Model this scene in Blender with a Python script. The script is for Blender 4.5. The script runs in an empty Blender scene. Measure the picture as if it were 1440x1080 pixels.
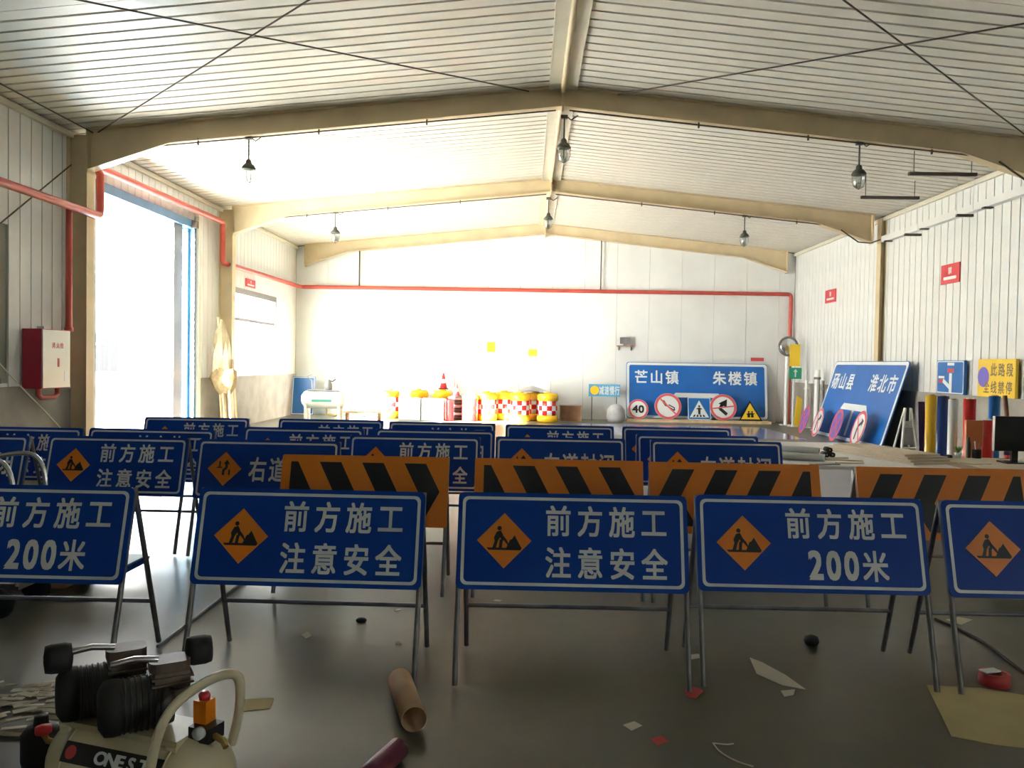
import bpy, math, random
from mathutils import Vector, Matrix, Euler
random.seed(7)
SC = bpy.context.scene
COL = SC.collection
PI = math.pi

# ------------------------------------------------------------------ camera
F = 1150.0                       # focal length in pixels of the 1440x1080 frame
VPX, VPY, ROLL = 742.0, 510.0, 0.017
EYE = Vector((0, 0, 1.64))
_yw = Vector(((VPX - 720) / F, (540 - VPY) / F, -1)).normalized()
_xw = Vector((1, -ROLL, 0)); _xw = (_xw - _yw * _xw.dot(_yw)).normalized()
_zw = _xw.cross(_yw)
RCAM = Matrix((_xw, _yw, _zw))
cam = bpy.data.cameras.new('camera'); cam.sensor_fit = 'HORIZONTAL'; cam.sensor_width = 36.0
cam.lens = F / 1440 * 36.0; cam.clip_end = 300
camo = bpy.data.objects.new('camera', cam); COL.objects.link(camo)
camo.matrix_world = Matrix.Translation(EYE) @ RCAM.to_4x4()
SC.camera = camo
def ray(px, py): return RCAM @ Vector(((px - 720) / F, (540 - py) / F, -1))
def on_y(px, py, y): r = ray(px, py); return EYE + r * (y / r.y)
def on_x(px, py, x): r = ray(px, py); return EYE + r * (x / r.x)
def on_z(px, py, z=0.0): r = ray(px, py); return EYE + r * ((z - EYE.z) / r.z)

# ------------------------------------------------------------------ sky, sun, exposure
SC.view_settings.view_transform = 'Standard'; SC.view_settings.look = 'None'
SC.view_settings.gamma = 1.0; SC.view_settings.use_curve_mapping = False
SC.view_settings.exposure = 4.35
w = bpy.data.worlds.new('sky'); SC.world = w; w.use_nodes = True
bg = w.node_tree.nodes['Background']; bg.inputs[0].default_value = (1.0, 0.985, 0.95, 1); bg.inputs[1].default_value = 1.7
sun = bpy.data.lights.new('sun', 'SUN'); sun.energy = 15.0; sun.angle = math.radians(1.5); sun.color = (1.0, 0.97, 0.91)
suno = bpy.data.objects.new('sun', sun); COL.objects.link(suno)
_sd = Vector((0.60, 0.80, -0.36)).normalized()       # travels into the hall, away from the camera
suno.rotation_euler = _sd.to_track_quat('-Z', 'Y').to_euler()
def portal(y0, y1, z0, z1, x, sgn=-1):
    l = bpy.data.lights.new('daylight_portal', 'AREA'); l.shape = 'RECTANGLE'; l.size = z1 - z0; l.size_y = y1 - y0
    l.cycles.is_portal = True
    o = bpy.data.objects.new('daylight_portal', l); COL.objects.link(o)
    o.location = (x, (y0 + y1) / 2, (z0 + z1) / 2); o.rotation_euler = (0, sgn * PI / 2, 0)

# hall dimensions
XL, XR, Y0, Y1 = -6.9, 7.8, -5.8, 24.2
XRIDGE, ZRIDGE, SL = 0.45, 5.72, 0.10
def zc(x): return ZRIDGE - SL * abs(x - XRIDGE)
WIN1 = (18.6, 22.2, 1.28, 3.30); WIN2 = (7.0, 10.52, 1.25, 3.35); DOOR = (12.75, 16.75, 0.0, 4.42)
for a in (WIN1, WIN2, DOOR): portal(*a, XL - 0.12)
FILL_WIN = (-4.0, -2.0, 1.40, 2.60)                 # unseen opening added in right wall to brighten the front sign faces
portal(*FILL_WIN, XR + 0.12, 1)

# ------------------------------------------------------------------ materials
def mat(name, col, rough=0.6, metal=0.0, vary=0.0, scale=3.0, col2=None, bump=0.0, spec=0.5, coat=0.0, emit=None, detail=4):
    m = bpy.data.materials.new(name); m.use_nodes = True
    nt = m.node_tree; b = nt.nodes['Principled BSDF']
    c = tuple(col) + (1,)
    b.inputs['Base Color'].default_value = c; b.inputs['Roughness'].default_value = rough; b.inputs['Metallic'].default_value = metal
    b.inputs['Specular IOR Level'].default_value = spec; b.inputs['Coat Weight'].default_value = coat
    if vary or col2 or bump:
        tc = nt.nodes.new('ShaderNodeTexCoord'); n = nt.nodes.new('ShaderNodeTexNoise')
        n.inputs['Scale'].default_value = scale; n.inputs['Detail'].default_value = detail
        nt.links.new(tc.outputs['Object'], n.inputs['Vector'])
        if vary or col2:
            r = nt.nodes.new('ShaderNodeValToRGB')
            r.color_ramp.elements[0].position = 0.3; r.color_ramp.elements[1].position = 0.7
            r.color_ramp.elements[0].color = c if col2 else tuple(x * (1 - vary) for x in col) + (1,)
            r.color_ramp.elements[1].color = tuple(col2) + (1,) if col2 else tuple(min(1, x * (1 + vary)) for x in col) + (1,)
            nt.links.new(n.outputs['Fac'], r.inputs['Fac']); nt.links.new(r.outputs['Color'], b.inputs['Base Color'])
        if bump:
            bp = nt.nodes.new('ShaderNodeBump'); bp.inputs['Strength'].default_value = bump; bp.inputs['Distance'].default_value = 0.01
            nt.links.new(n.outputs['Fac'], bp.inputs['Height']); nt.links.new(bp.outputs['Normal'], b.inputs['Normal'])
    return m
def glass_mat(name, tint, gloss=0.08):
    m = bpy.data.materials.new(name); m.use_nodes = True; nt = m.node_tree; nt.nodes.clear()
    o = nt.nodes.new('ShaderNodeOutputMaterial'); mx = nt.nodes.new('ShaderNodeMixShader'); t = nt.nodes.new('ShaderNodeBsdfTransparent'); g = nt.nodes.new('ShaderNodeBsdfGlossy')
    t.inputs[0].default_value = tuple(tint) + (1,); g.inputs['Roughness'].default_value = 0.05; mx.inputs[0].default_value = gloss
    nt.links.new(t.outputs[0], mx.inputs[1]); nt.links.new(g.outputs[0], mx.inputs[2]); nt.links.new(mx.outputs[0], o.inputs[0])
    return m
M = {}
M['panel'] = mat('white_wall_sheet', (0.73, 0.75, 0.735), 0.45, vary=0.05, scale=1.2)
M['ceil'] = mat('white_roof_sheet', (0.73, 0.70, 0.62), 0.5, vary=0.05, scale=0.9)
M['groove'] = mat('panel_joint', (0.24, 0.23, 0.19), 0.8)
M['dado'] = mat('cement_render', (0.33, 0.31, 0.275), 0.85, vary=0.15, scale=2.5, bump=0.3)
M['steel'] = mat('olive_beige_steel_paint', (0.62, 0.51, 0.32), 0.55, vary=0.10, scale=2)
M['flash'] = mat('ridge_flashing', (0.66, 0.63, 0.52), 0.5, vary=0.05)
M['redpipe'] = mat('red_pipe_paint', (0.50, 0.075, 0.055), 0.45, vary=0.12, scale=4)
M['rod'] = mat('dark_rod', (0.10, 0.085, 0.065), 0.6, 0.3)
M['blueframe'] = mat('blue_door_frame', (0.10, 0.23, 0.40), 0.5, vary=0.1)
M['alu'] = mat('grey_window_frame', (0.22, 0.22, 0.22), 0.4, 0.4)
M['greenframe'] = mat('green_window_frame', (0.05, 0.16, 0.12), 0.5)
M['glass'] = glass_mat('window_glass', (0.93, 0.96, 0.96))
M['dglass'] = glass_mat('tinted_window_glass', (0.004, 0.012, 0.010), 0.06)
M['bulb'] = glass_mat('lamp_glass', (0.80, 0.84, 0.84), 0.25)
M['leg'] = mat('galvanised_tube', (0.20, 0.20, 0.20), 0.45, 0.55, vary=0.25, scale=8)
M['blue'] = mat('sign_blue_sheeting', (0.004, 0.055, 0.36), 0.40, vary=0.08, scale=2, spec=0.2)
M['white'] = mat('sign_white_sheeting', (0.72, 0.76, 0.76), 0.4)
M['orange'] = mat('sign_orange_sheeting', (0.84, 0.24, 0.01), 0.4, vary=0.06, scale=3)
M['black'] = mat('black_print', (0.012, 0.011, 0.010), 0.45)
M['yellow'] = mat('sign_yellow', (0.86, 0.58, 0.03), 0.4)
M['red'] = mat('sign_red', (0.62, 0.035, 0.045), 0.4)
M['pink'] = mat('faded_red_border', (0.66, 0.10, 0.12), 0.4)
M['green'] = mat('sign_green', (0.01, 0.28, 0.15), 0.4)
M['skyblue'] = mat('big_sign_blue', (0.012, 0.13, 0.46), 0.35, vary=0.12, scale=1.2)
M['lblue'] = mat('light_blue_sheet', (0.12, 0.38, 0.62), 0.4)
M['cream'] = mat('cream_paint', (0.62, 0.55, 0.36), 0.4, vary=0.12, scale=6)
M['handle'] = mat('cream_handle_paint', (0.70, 0.62, 0.42), 0.35)
M['iron'] = mat('black_cast_iron', (0.022, 0.020, 0.019), 0.5, vary=0.2, scale=12)
M['rubber'] = mat('black_rubber', (0.012, 0.012, 0.012), 0.7)
M['cast'] = mat('cast_aluminium', (0.15, 0.11, 0.085), 0.55, 0.3, vary=0.2, scale=15)
M['brass'] = mat('brass', (0.45, 0.30, 0.10), 0.35, 0.8)
M['chrome'] = mat('chrome', (0.6, 0.6, 0.6), 0.2, 0.9)
M['card'] = mat('brown_cardboard', (0.42, 0.27, 0.15), 0.8, vary=0.1, scale=8)
M['kraft'] = mat('yellow_kraft_paper', (0.50, 0.42, 0.20), 0.8, vary=0.07, scale=5, bump=0.2)
M['paper'] = mat('pale_paper', (0.58, 0.54, 0.44), 0.8)
M['scrap2'] = mat('tan_paper', (0.42, 0.36, 0.26), 0.8)
M['maroon'] = mat('maroon_film', (0.16, 0.02, 0.05), 0.4)
M['redtape'] = mat('red_tape', (0.55, 0.06, 0.06), 0.5)
M['plywood'] = mat('pale_board', (0.62, 0.52, 0.38), 0.7, vary=0.08, scale=4)
M['tablew'] = mat('white_laminate', (0.72, 0.72, 0.72), 0.35)
M['film_y'] = mat('yellow_film', (0.85, 0.52, 0.02), 0.25)
M['film_b'] = mat('dark_blue_film', (0.005, 0.04, 0.20), 0.3)
M['film_b2'] = mat('blue_film', (0.01, 0.14, 0.45), 0.3)
M['film_r'] = mat('red_film', (0.60, 0.02, 0.02), 0.25)
M['film_w'] = mat('white_film', (0.75, 0.77, 0.76), 0.3)
M['film_o'] = mat('orange_board', (0.70, 0.20, 0.06), 0.5)
M['purple'] = mat('dark_purple_board', (0.06, 0.035, 0.10), 0.5)
M['screen'] = mat('black_screen', (0.008, 0.008, 0.008), 0.25)
M['plant'] = mat('leaf_green', (0.12, 0.30, 0.05), 0.6, vary=0.2, scale=20)
M['sheet'] = mat('glossy_bluegrey_sheet', (0.30, 0.33, 0.52), 0.12, 0.2, vary=0.1, scale=0.6)
M['sheet2'] = mat('glossy_pale_sheet', (0.52, 0.52, 0.60), 0.14, 0.2, vary=0.06, scale=0.6)
M['tank'] = mat('white_tank_paint', (0.74, 0.76, 0.70), 0.4)
M['wood'] = mat('brown_wood', (0.28, 0.15, 0.08), 0.7, vary=0.2, scale=5)
M['timber'] = mat('pale_timber', (0.60, 0.46, 0.28), 0.7, vary=0.2, scale=6)
M['sheeting'] = mat('cream_plastic_sheet', (0.50, 0.42, 0.26), 0.5, vary=0.2, scale=4, bump=0.5)
M['burlap'] = mat('brown_sacking', (0.28, 0.20, 0.10), 0.9, vary=0.25, scale=10, bump=0.5)
M['cabinet_red'] = mat('cabinet_red', (0.42, 0.03, 0.055), 0.4)
M['cabinet_white'] = mat('cabinet_door', (0.70, 0.72, 0.64), 0.35)
M['lamp_green'] = mat('lamp_housing', (0.10, 0.105, 0.085), 0.5, 0.3)
M['concrete'] = mat('yard_concrete', (0.62, 0.60, 0.56), 0.85, vary=0.08, scale=0.5)
M['farwall'] = mat('far_building_wall', (0.74, 0.73, 0.70), 0.8)
M['farglass'] = mat('far_window_glass', (0.022, 0.024, 0.026), 0.6, spec=0.05)
M['farroof'] = mat('far_roof', (0.45, 0.46, 0.48), 0.6)
M['tarp'] = mat('grey_tarp', (0.45, 0.45, 0.46), 0.7, vary=0.15, scale=5)
M['purpleblue'] = mat('no_parking_blue', (0.16, 0.13, 0.55), 0.4)
# floor: dark green-grey painted concrete, worn and glossy
def floor_material():
    m = bpy.data.materials.new('painted_floor'); m.use_nodes = True; nt = m.node_tree; b = nt.nodes['Principled BSDF']
    tc = nt.nodes.new('ShaderNodeTexCoord')
    n1 = nt.nodes.new('ShaderNodeTexNoise'); n1.inputs['Scale'].default_value = 0.55; n1.inputs['Detail'].default_value = 4; n1.inputs['Roughness'].default_value = 0.62
    n2 = nt.nodes.new('ShaderNodeTexNoise'); n2.inputs['Scale'].default_value = 7; n2.inputs['Detail'].default_value = 6
    nt.links.new(tc.outputs['Object'], n1.inputs['Vector']); nt.links.new(tc.outputs['Object'], n2.inputs['Vector'])
    r = nt.nodes.new('ShaderNodeValToRGB'); e = r.color_ramp.elements
    e[0].position = 0.34; e[0].color = (0.056, 0.066, 0.043, 1); e[1].position = 0.66; e[1].color = (0.130, 0.117, 0.082, 1)
    nt.links.new(n1.outputs['Fac'], r.inputs['Fac'])
    mx = nt.nodes.new('ShaderNodeMixRGB'); mx.blend_type = 'MULTIPLY'; mx.inputs[0].default_value = 0.15
    r2 = nt.nodes.new('ShaderNodeValToRGB'); r2.color_ramp.elements[0].position = 0.35; r2.color_ramp.elements[1].position = 0.6
    r2.color_ramp.elements[0].color = (0.6, 0.6, 0.6, 1)
    nt.links.new(n2.outputs['Fac'], r2.inputs['Fac']); nt.links.new(r.outputs['Color'], mx.inputs[1]); nt.links.new(r2.outputs['Color'], mx.inputs[2])
    nt.links.new(mx.outputs[0], b.inputs['Base Color'])
    rr = nt.nodes.new('ShaderNodeMapRange'); rr.inputs['To Min'].default_value = 0.28; rr.inputs['To Max'].default_value = 0.38
    nt.links.new(n1.outputs['Fac'], rr.inputs['Value']); nt.links.new(rr.outputs[0], b.inputs['Roughness'])
    bp = nt.nodes.new('ShaderNodeBump'); bp.inputs['Strength'].default_value = 0.025; bp.inputs['Distance'].default_value = 0.02
    nt.links.new(n1.outputs['Fac'], bp.inputs['Height']); nt.links.new(bp.outputs['Normal'], b.inputs['Normal'])
    return m
M['floor'] = floor_material()

# ------------------------------------------------------------------ mesh helpers
class MB:
    def __init__(s): s.v = []; s.f = []; s.m = []; s.sm = []
    def add(s, vs, fs, mi=0, smooth=False):
        b = len(s.v); s.v += [tuple(v) for v in vs]
        for f in fs: s.f.append([i + b for i in f]); s.m.append(mi); s.sm.append(smooth)
        return s
    def box(s, lo, hi, mi=0, X=None):
        x0, y0, z0 = lo; x1, y1, z1 = hi
        vs = [Vector(p) for p in ((x0,y0,z0),(x1,y0,z0),(x1,y1,z0),(x0,y1,z0),(x0,y0,z1),(x1,y0,z1),(x1,y1,z1),(x0,y1,z1))]
        if X is not None: vs = [X @ v for v in vs]
        return s.add(vs, [(3,2,1,0),(4,5,6,7),(0,1,5,4),(1,2,6,5),(2,3,7,6),(3,0,4,7)], mi)
    def cbox(s, c, size, mi=0, X=None):
        return s.box([c[i] - size[i] / 2 for i in range(3)], [c[i] + size[i] / 2 for i in range(3)], mi, X)
    def prism(s, poly, h0, h1, mi=0, X=None):            # poly in local xy, extruded along z
        n = len(poly); vs = [Vector((p[0], p[1], h0)) for p in poly] + [Vector((p[0], p[1], h1)) for p in poly]
        if X is not None: vs = [X @ v for v in vs]
        fs = [tuple(range(n))[::-1], tuple(range(n, 2 * n))] + [(i, (i + 1) % n, n + (i + 1) % n, n + i) for i in range(n)]
        return s.add(vs, fs, mi)
    def flat(s, poly, z=0.0, mi=0): return s.add([(p[0], p[1], z) for p in poly], [tuple(range(len(poly)))], mi)
    def tube(s, pts, r, n=8, mi=0, cap=True, rs=None):
        pts = [Vector(p) for p in pts]; rings = []; k = len(pts)
        t0 = (pts[1] - pts[0]).normalized(); up = Vector((0, 0, 1)) if abs(t0.z) < 0.9 else Vector((1, 0, 0))
        nx = t0.cross(up).normalized()
        for i in range(k):
            t = (pts[min(i + 1, k - 1)] - pts[max(i - 1, 0)]).normalized()
            nx = (nx - t * nx.dot(t)).normalized(); ny = t.cross(nx); R = rs[i] if rs else r
            rings.append([pts[i] + (nx * math.cos(2 * PI * j / n) + ny * math.sin(2 * PI * j / n)) * R for j in range(n)])
        vs = [v for rg in rings for v in rg]; fs = []
        for i in range(k - 1):
            for j in range(n): fs.append((i*n+j, i*n+(j+1) % n, (i+1)*n+(j+1) % n, (i+1)*n+j))
        s.add(vs, fs, mi, True)
        if cap:
            s.add(rings[0], [tuple(range(n))[::-1]], mi); s.add(rings[-1], [tuple(range(n))], mi)
        return s
    def lathe(s, prof, n=16, mi=0, X=None, smooth=True, mfun=None):   # prof: (r,z); around z
        vs = []; k = len(prof)
        for r, z in prof:
            for j in range(n): vs.append(Vector((r * math.cos(2*PI*j/n), r * math.sin(2*PI*j/n), z)))
        if X is not None: vs = [X @ v for v in vs]
        b = len(s.v); s.v += [tuple(v) for v in vs]
        for i in range(k - 1):
            for j in range(n):
                s.f.append([b+i*n+j, b+i*n+(j+1) % n, b+(i+1)*n+(j+1) % n, b+(i+1)*n+j]); s.m.append(mfun(i, j) if mfun else mi); s.sm.append(smooth)
        for i, rev in ((0, True), (k - 1, False)):
            if prof[i][0] > 1e-4:
                idx = [b + i*n + j for j in range(n)]; s.f.append(idx[::-1] if rev else idx); s.m.append(mfun(min(i, k-2), 0) if mfun else mi); s.sm.append(False)
        return s
    def mesh(s, name, mats):
        me = bpy.data.meshes.new(name); me.from_pydata(s.v, [], s.f)
        if not isinstance(mats, (list, tuple)): mats = [mats]
        for m in mats: me.materials.append(M[m] if isinstance(m, str) else m)
        me.polygons.foreach_set('material_index', s.m); me.polygons.foreach_set('use_smooth', s.sm); me.update()
        return me
    def build(s, name, mats, parent=None, loc=None, rot=None):
        o = bpy.data.objects.new(name, s.mesh(name, mats)); COL.objects.link(o)
        if parent: o.parent = parent
        if loc is not None: o.location = loc
        if rot is not None: o.rotation_euler = rot
        return o
def link(name, me, parent=None, loc=None, rot=None):
    o = bpy.data.objects.new(name, me); COL.objects.link(o)
    if parent: o.parent = parent
    if loc is not None: o.location = loc
    if rot is not None: o.rotation_euler = rot
    return o
def tag(o, label, cat, group=None):
    o['label'] = label; o['category'] = cat
    if group: o['group'] = group
    return o
def thing(name, label, cat, loc=(0, 0, 0), rz=0.0, group=None):
    o = bpy.data.objects.new(name, None); o.empty_display_size = 0.1; COL.objects.link(o)
    o.location = loc; o.rotation_euler = (0, 0, rz)
    return tag(o, label, cat, group)
def struct(o, label=None, cat=None):
    o['kind'] = 'structure'
    if label: o['label'] = label
    if cat: o['category'] = cat
    return o
def copy_tree(o, parent=None):
    c = o.copy(); COL.objects.link(c); c.parent = parent
    for ch in list(o.children): copy_tree(ch, c)
    return c
def rrect(w, h, r, n=4):
    pts = []
    for cx, cy, a0 in ((w/2-r, h/2-r, 0), (-w/2+r, h/2-r, PI/2), (-w/2+r, -h/2+r, PI), (w/2-r, -h/2+r, 1.5*PI)):
        for i in range(n + 1): a = a0 + PI/2*i/n; pts.append((cx + r*math.cos(a), cy + r*math.sin(a)))
    return pts
def ring(mb, outer, inner, z, mi=0):
    n = len(outer); mb.add([(p[0], p[1], z) for p in outer] + [(p[0], p[1], z) for p in inner],
                           [(i, (i+1) % n, n + (i+1) % n, n + i) for i in range(n)], mi)
def circ(r, n=28, c=(0, 0)): return [(c[0] + r*math.cos(2*PI*i/n), c[1] + r*math.sin(2*PI*i/n)) for i in range(n)]
def bar(mb, a, b, t, z, mi=0):
    a = Vector(a); b = Vector(b); d = (b - a).normalized(); n = Vector((-d.y, d.x)) * t / 2
    mb.flat([tuple(a - n), tuple(b - n), tuple(b + n), tuple(a + n)], z, mi)

_glyph = {}
def glyph(ch):
    if ch not in _glyph:
        c = bpy.data.curves.new('glyph', 'FONT'); c.body = ch; c.resolution_u = 3
        o = bpy.data.objects.new('glyph', c); COL.objects.link(o)
        me = o.evaluated_get(bpy.context.evaluated_depsgraph_get()).to_mesh()
        _glyph[ch] = ([v.co.copy() for v in me.vertices], [list(p.vertices) for p in me.polygons])
        bpy.data.objects.remove(o); bpy.data.curves.remove(c)
    return _glyph[ch]
def text(mb, s, cx, cy, w, h, pitch, z=0.0, mi=0, X=None):
    """characters of an em box w x h, centred on (cx, cy); latin characters take 0.6 of a pitch"""
    adv = [pitch if ord(c) > 255 else pitch * 0.60 for c in s]; x = cx - sum(adv) / 2
    for c, a in zip(s, adv):
        vs, fs = glyph(c)
        ox, oy, sx, sy = (0.5, 0.38, w, h) if ord(c) > 255 else (0.25, 0.345, w * 1.08, h * 1.22)
        bo = 0.020 if ord(c) > 255 else 0.032
        for k, (dx, dy) in enumerate(((bo, bo), (-bo, bo), (bo, -bo), (-bo, -bo))):
            pts = [Vector((x + a / 2 + (v.x + dx - ox) * sx, cy + (v.y + dy - oy) * sy, z + 0.00015 * k)) for v in vs]
            if X is not None: pts = [X @ p for p in pts]
            mb.add(pts, fs, mi)
        x += a
    return mb

# ================================================================== SETTING
b = MB(); b.box((XL - 0.2, Y0 - 0.2, -0.15), (XR + 0.2, Y1 + 0.2, 0)); fl = struct(b.build('floor', 'floor'), 'dark green-grey painted concrete workshop floor, worn and glossy', 'floor')

# ---- ceiling: backing sheets, then each roof panel strip
def roof_half(side):
    xe = XL - 0.15 if side < 0 else XR + 0.15
    mb = MB(); z0, z1 = zc(xe), ZRIDGE
    vs = [(xe, Y0-0.2, z0+0.03), (XRIDGE, Y0-0.2, z1+0.03), (XRIDGE, Y1+0.2, z1+0.03), (xe, Y1+0.2, z0+0.03)]
    vs += [(x, y, z + 0.12) for x, y, z in vs]
    mb.add(vs, [(0,1,2,3),(7,6,5,4),(0,4,5,1),(1,5,6,2),(2,6,7,3),(3,7,4,0)])
    return mb
cm = MB()
for sd in (-1, 1):
    r = roof_half(sd); cm.add(r.v, r.f)
ceil = struct(cm.build('ceiling', 'groove'), 'white ribbed sheet ceiling rising to a central ridge', 'ceiling')
PITCH = 0.2375
for sd in (-1, 1):
    xe = XL if sd < 0 else XR
    L = math.hypot(xe - XRIDGE, SL * (xe - XRIDGE))
    mb = MB(); mb.box((0, 0, 0), (L - 0.02, PITCH - 0.045, 0.028))
    me = mb.mesh('roof_panel', 'ceil')
    X0 = 8.35; n = int((Y1 - X0) / PITCH)
    ang = math.atan(SL)
    for i in range(n + 1):
        y = X0 + i * PITCH
        if sd < 0: link('roof_panel', me, ceil, (XL + 0.01, y, zc(XL)), (0, -ang, 0))
        else: link('roof_panel', me, ceil, (XRIDGE + 0.01, y, ZRIDGE - 0.001), (0, ang, 0))
    mb = MB(); mb.box((0, Y0, 0), (L - 0.02, X0 - 0.01, 0.026))
    if sd < 0: mb.build('roof_sheet', 'ceil', ceil, (XL + 0.01, 0, zc(XL)), (0, -ang, 0))
    else: mb.build('roof_sheet', 'ceil', ceil, (XRIDGE + 0.01, 0, ZRIDGE - 0.001), (0, ang, 0))
mb = MB()
for sd in (-1, 1):
    mb.add([(XRIDGE, Y0, ZRIDGE-0.035), (XRIDGE + sd*0.20, Y0, ZRIDGE-0.05), (XRIDGE + sd*0.20, Y1, ZRIDGE-0.05), (XRIDGE, Y1, ZRIDGE-0.035)], [(0,1,2,3)])
    mb.box((XRIDGE + sd*0.20 - 0.008, Y0, ZRIDGE - 0.055), (XRIDGE + sd*0.20 + 0.008, Y1, ZRIDGE - 0.015))
struct(mb.build('trim_1', 'flash'), 'pale ridge flashing along the ceiling ridge', 'flashing')

struct(MB().tube([(XRIDGE, Y0, ZRIDGE - 0.09), (XRIDGE, Y1, ZRIDGE - 0.09)], 0.035, 8).build('trim_4', 'steel'), 'olive steel ridge strut running along the ceiling ridge', 'strut')
# ---- walls
def ystrips(y0, y1, holes, z0, ztop):
    """upper wall rectangles (y0,y1,z0,z1) around openings"""
    out = []; ys = sorted(set([y0, y1] + [h[0] for h in holes] + [h[1] for h in holes]))
    for a, c in zip(ys[:-1], ys[1:]):
        hs = [h for h in holes if h[0] <= a + 1e-6 and h[1] >= c - 1e-6]
        if not hs: out.append((a, c, z0, ztop))
        else:
            h = hs[0]
            if h[2] > z0 + 0.02: out.append((a, c, z0, h[2]))
            out.append((a, c, h[3], ztop))
    return out
DADO = 1.2
# left wall
holes = [WIN1, WIN2, DOOR]
mb = MB()
for a in ystrips(Y0, Y1, holes, DADO, 5.05): mb.box((XL - 0.20, a[0], a[2]), (XL - 0.03, a[1], a[3]))
wl = struct(mb.build('wall_left', 'groove'), 'white ribbed sheet wall with wide doorway and windows', 'wall')
mb = MB()
for a in ((Y0, DOOR[0]), (DOOR[1], Y1)):
    mb.box((XL - 0.20, a[0], 0), (XL + 0.02, a[1], DADO))
mb.build('dado', 'dado', wl)
_pm = {}
def wall_panel(parent, sd, y, z0, z1, wd=0.25 - 0.014):
    k = (sd, round(z0, 3), round(z1, 3), round(wd, 3))
    if k not in _pm:
        q = MB(); q.box((0, 0, z0), (0.03, wd, z1)); _pm[k] = q.mesh('wall_panel', 'panel')
    link('wall_panel', _pm[k], parent, ((XL - 0.03) if sd < 0 else XR, y, 0))
y = 10.0
while y < Y1 - 0.02:
    wd = min(0.25, Y1 - y) - 0.020; yc = y + wd / 2
    hs = [h for h in holes if h[0] - 0.1 < yc < h[1] + 0.1]
    if not hs: wall_panel(wl, -1, y, DADO, 4.97, wd)
    else:
        h = hs[0]
        if h[2] > DADO + 0.02: wall_panel(wl, -1, y, DADO, h[2], wd)
        wall_panel(wl, -1, y, h[3], 4.97, wd)
    y += 0.25
mb = MB()
for a in ystrips(Y0, 9.99, [(WIN2[0], 9.99, WIN2[2], WIN2[3])], DADO, 4.97): mb.box((XL - 0.03, a[0], a[2]), (XL, a[1], a[3]))
mb.build('wall_sheet', 'panel', wl)
# right wall
mb = MB()
for a in ystrips(Y0, Y1, [FILL_WIN], DADO, 5.05): mb.box((XR + 0.03, a[0], a[2]), (XR + 0.2, a[1], a[3]))
wr = struct(mb.build('wall_right', 'groove'), 'white ribbed sheet wall above a grey dado', 'wall')
mb = MB(); mb.box((XR - 0.04, Y0, 0), (XR + 0.2, Y1, DADO)); mb.build('dado', 'dado', wr)
y = 11.0
while y < Y1 - 0.02:
    wd = min(0.25, Y1 - y) - 0.020; wall_panel(wr, 1, y, DADO, 4.97, wd); y += 0.25
mb = MB()
for a in ystrips(Y0, 10.98, [FILL_WIN], DADO, 4.97): mb.box((XR, a[0], a[2]), (XR + 0.03, a[1], a[3]))
mb.build('wall_sheet', 'panel', wr)
# back wall (gable)
mb = MB(); mb.prism([(XL - 0.2, 0), (XR + 0.2, 0), (XR + 0.2, zc(XR)), (XRIDGE, ZRIDGE + 0.05), (XL - 0.2, zc(XL))], 0.03, 0.2, X=Matrix(((1,0,0,0),(0,0,1,Y1),(0,1,0,0),(0,0,0,1))))
wb = struct(mb.build('wall_back', 'groove'), 'bright white sheet end wall lit from the doorway', 'wall')
x = XL
while x < XR - 0.02:
    w_ = min(0.95, XR - x); a, c = x, x + w_ - 0.008
    top = [(c, zc(c) - 0.03), (a, zc(a) - 0.03)]
    if a < XRIDGE < c: top.insert(1, (XRIDGE, ZRIDGE - 0.03))
    MB().prism([(a, 0), (c, 0)] + top, 0, 0.03, X=Matrix(((1,0,0,0),(0,0,1,Y1),(0,1,0,0),(0,0,0,1)))).build('wall_panel', 'panel', wb)
    x += 0.95
# front wall behind the camera
mb = MB(); mb.prism([(XL - 0.2, 0), (XR + 0.2, 0), (XR + 0.2, zc(XR)), (XRIDGE, ZRIDGE + 0.05), (XL - 0.2, zc(XL))], -0.2, 0, X=Matrix(((1,0,0,0),(0,0,1,Y0),(0,1,0,0),(0,0,0,1))))
struct(mb.build('wall_front', 'panel'), 'white sheet end wall behind the viewer', 'wall')
# eave trims
for i, (x0, x1) in enumerate(((XL, XL + 0.06), (XR - 0.06, XR))):
    q = MB(); q.box((x0, Y0, 4.88), (x1, Y1, 4.96)); struct(q.build('trim_%d' % (i + 2), 'flash'), ('left', 'right')[i] + ' eave trim under the ceiling edge', 'trim')

# ---- windows in the left wall
def window(n, W, fm, gm, label, zmid, right=False):
    y0, y1, z0, z1 = W; r = thing('window_%d' % n, label, 'window', (XR if right else XL, (y0 + y1) / 2, z0), PI if right else 0); struct(r)
    h = z1 - z0; hw = (y1 - y0) / 2; t = 0.09
    for nm, lo, hi in (('top_rail', (-0.14, -hw, h - 0.14), (0.03, hw, h)), ('sill', (-0.14, -hw, 0), (0.05, hw, 0.07)),
                       ('side_rail', (-0.14, -hw, 0), (0.03, -hw + t, h)), ('side_rail', (-0.14, hw - t, 0), (0.03, hw, h)),
                       ('transom', (-0.10, -hw, zmid - 0.04), (0.0, hw, zmid + 0.04))):
        MB().box(lo, hi).build(nm, fm, r)
    for a, c in ((0.07, zmid - 0.04), (zmid + 0.04, h - 0.14)):
        MB().box((-0.065, -hw + t, a), (-0.059, hw - t, c)).build('pane', gm, r)
window(1, WIN1, 'alu', 'glass', 'wide grey-framed window glowing with daylight in far left bay', 1.28)
window(2, WIN2, 'greenframe', 'dglass', 'dark green-framed window at the left edge beside the hose cabinet', 1.25)


window(3, FILL_WIN, 'alu', 'glass', 'added grey-framed fill-light window in right wall behind the viewer', 0.7, True)  # invented window, lets sky fill reach the sign fronts and nearest beam
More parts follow.
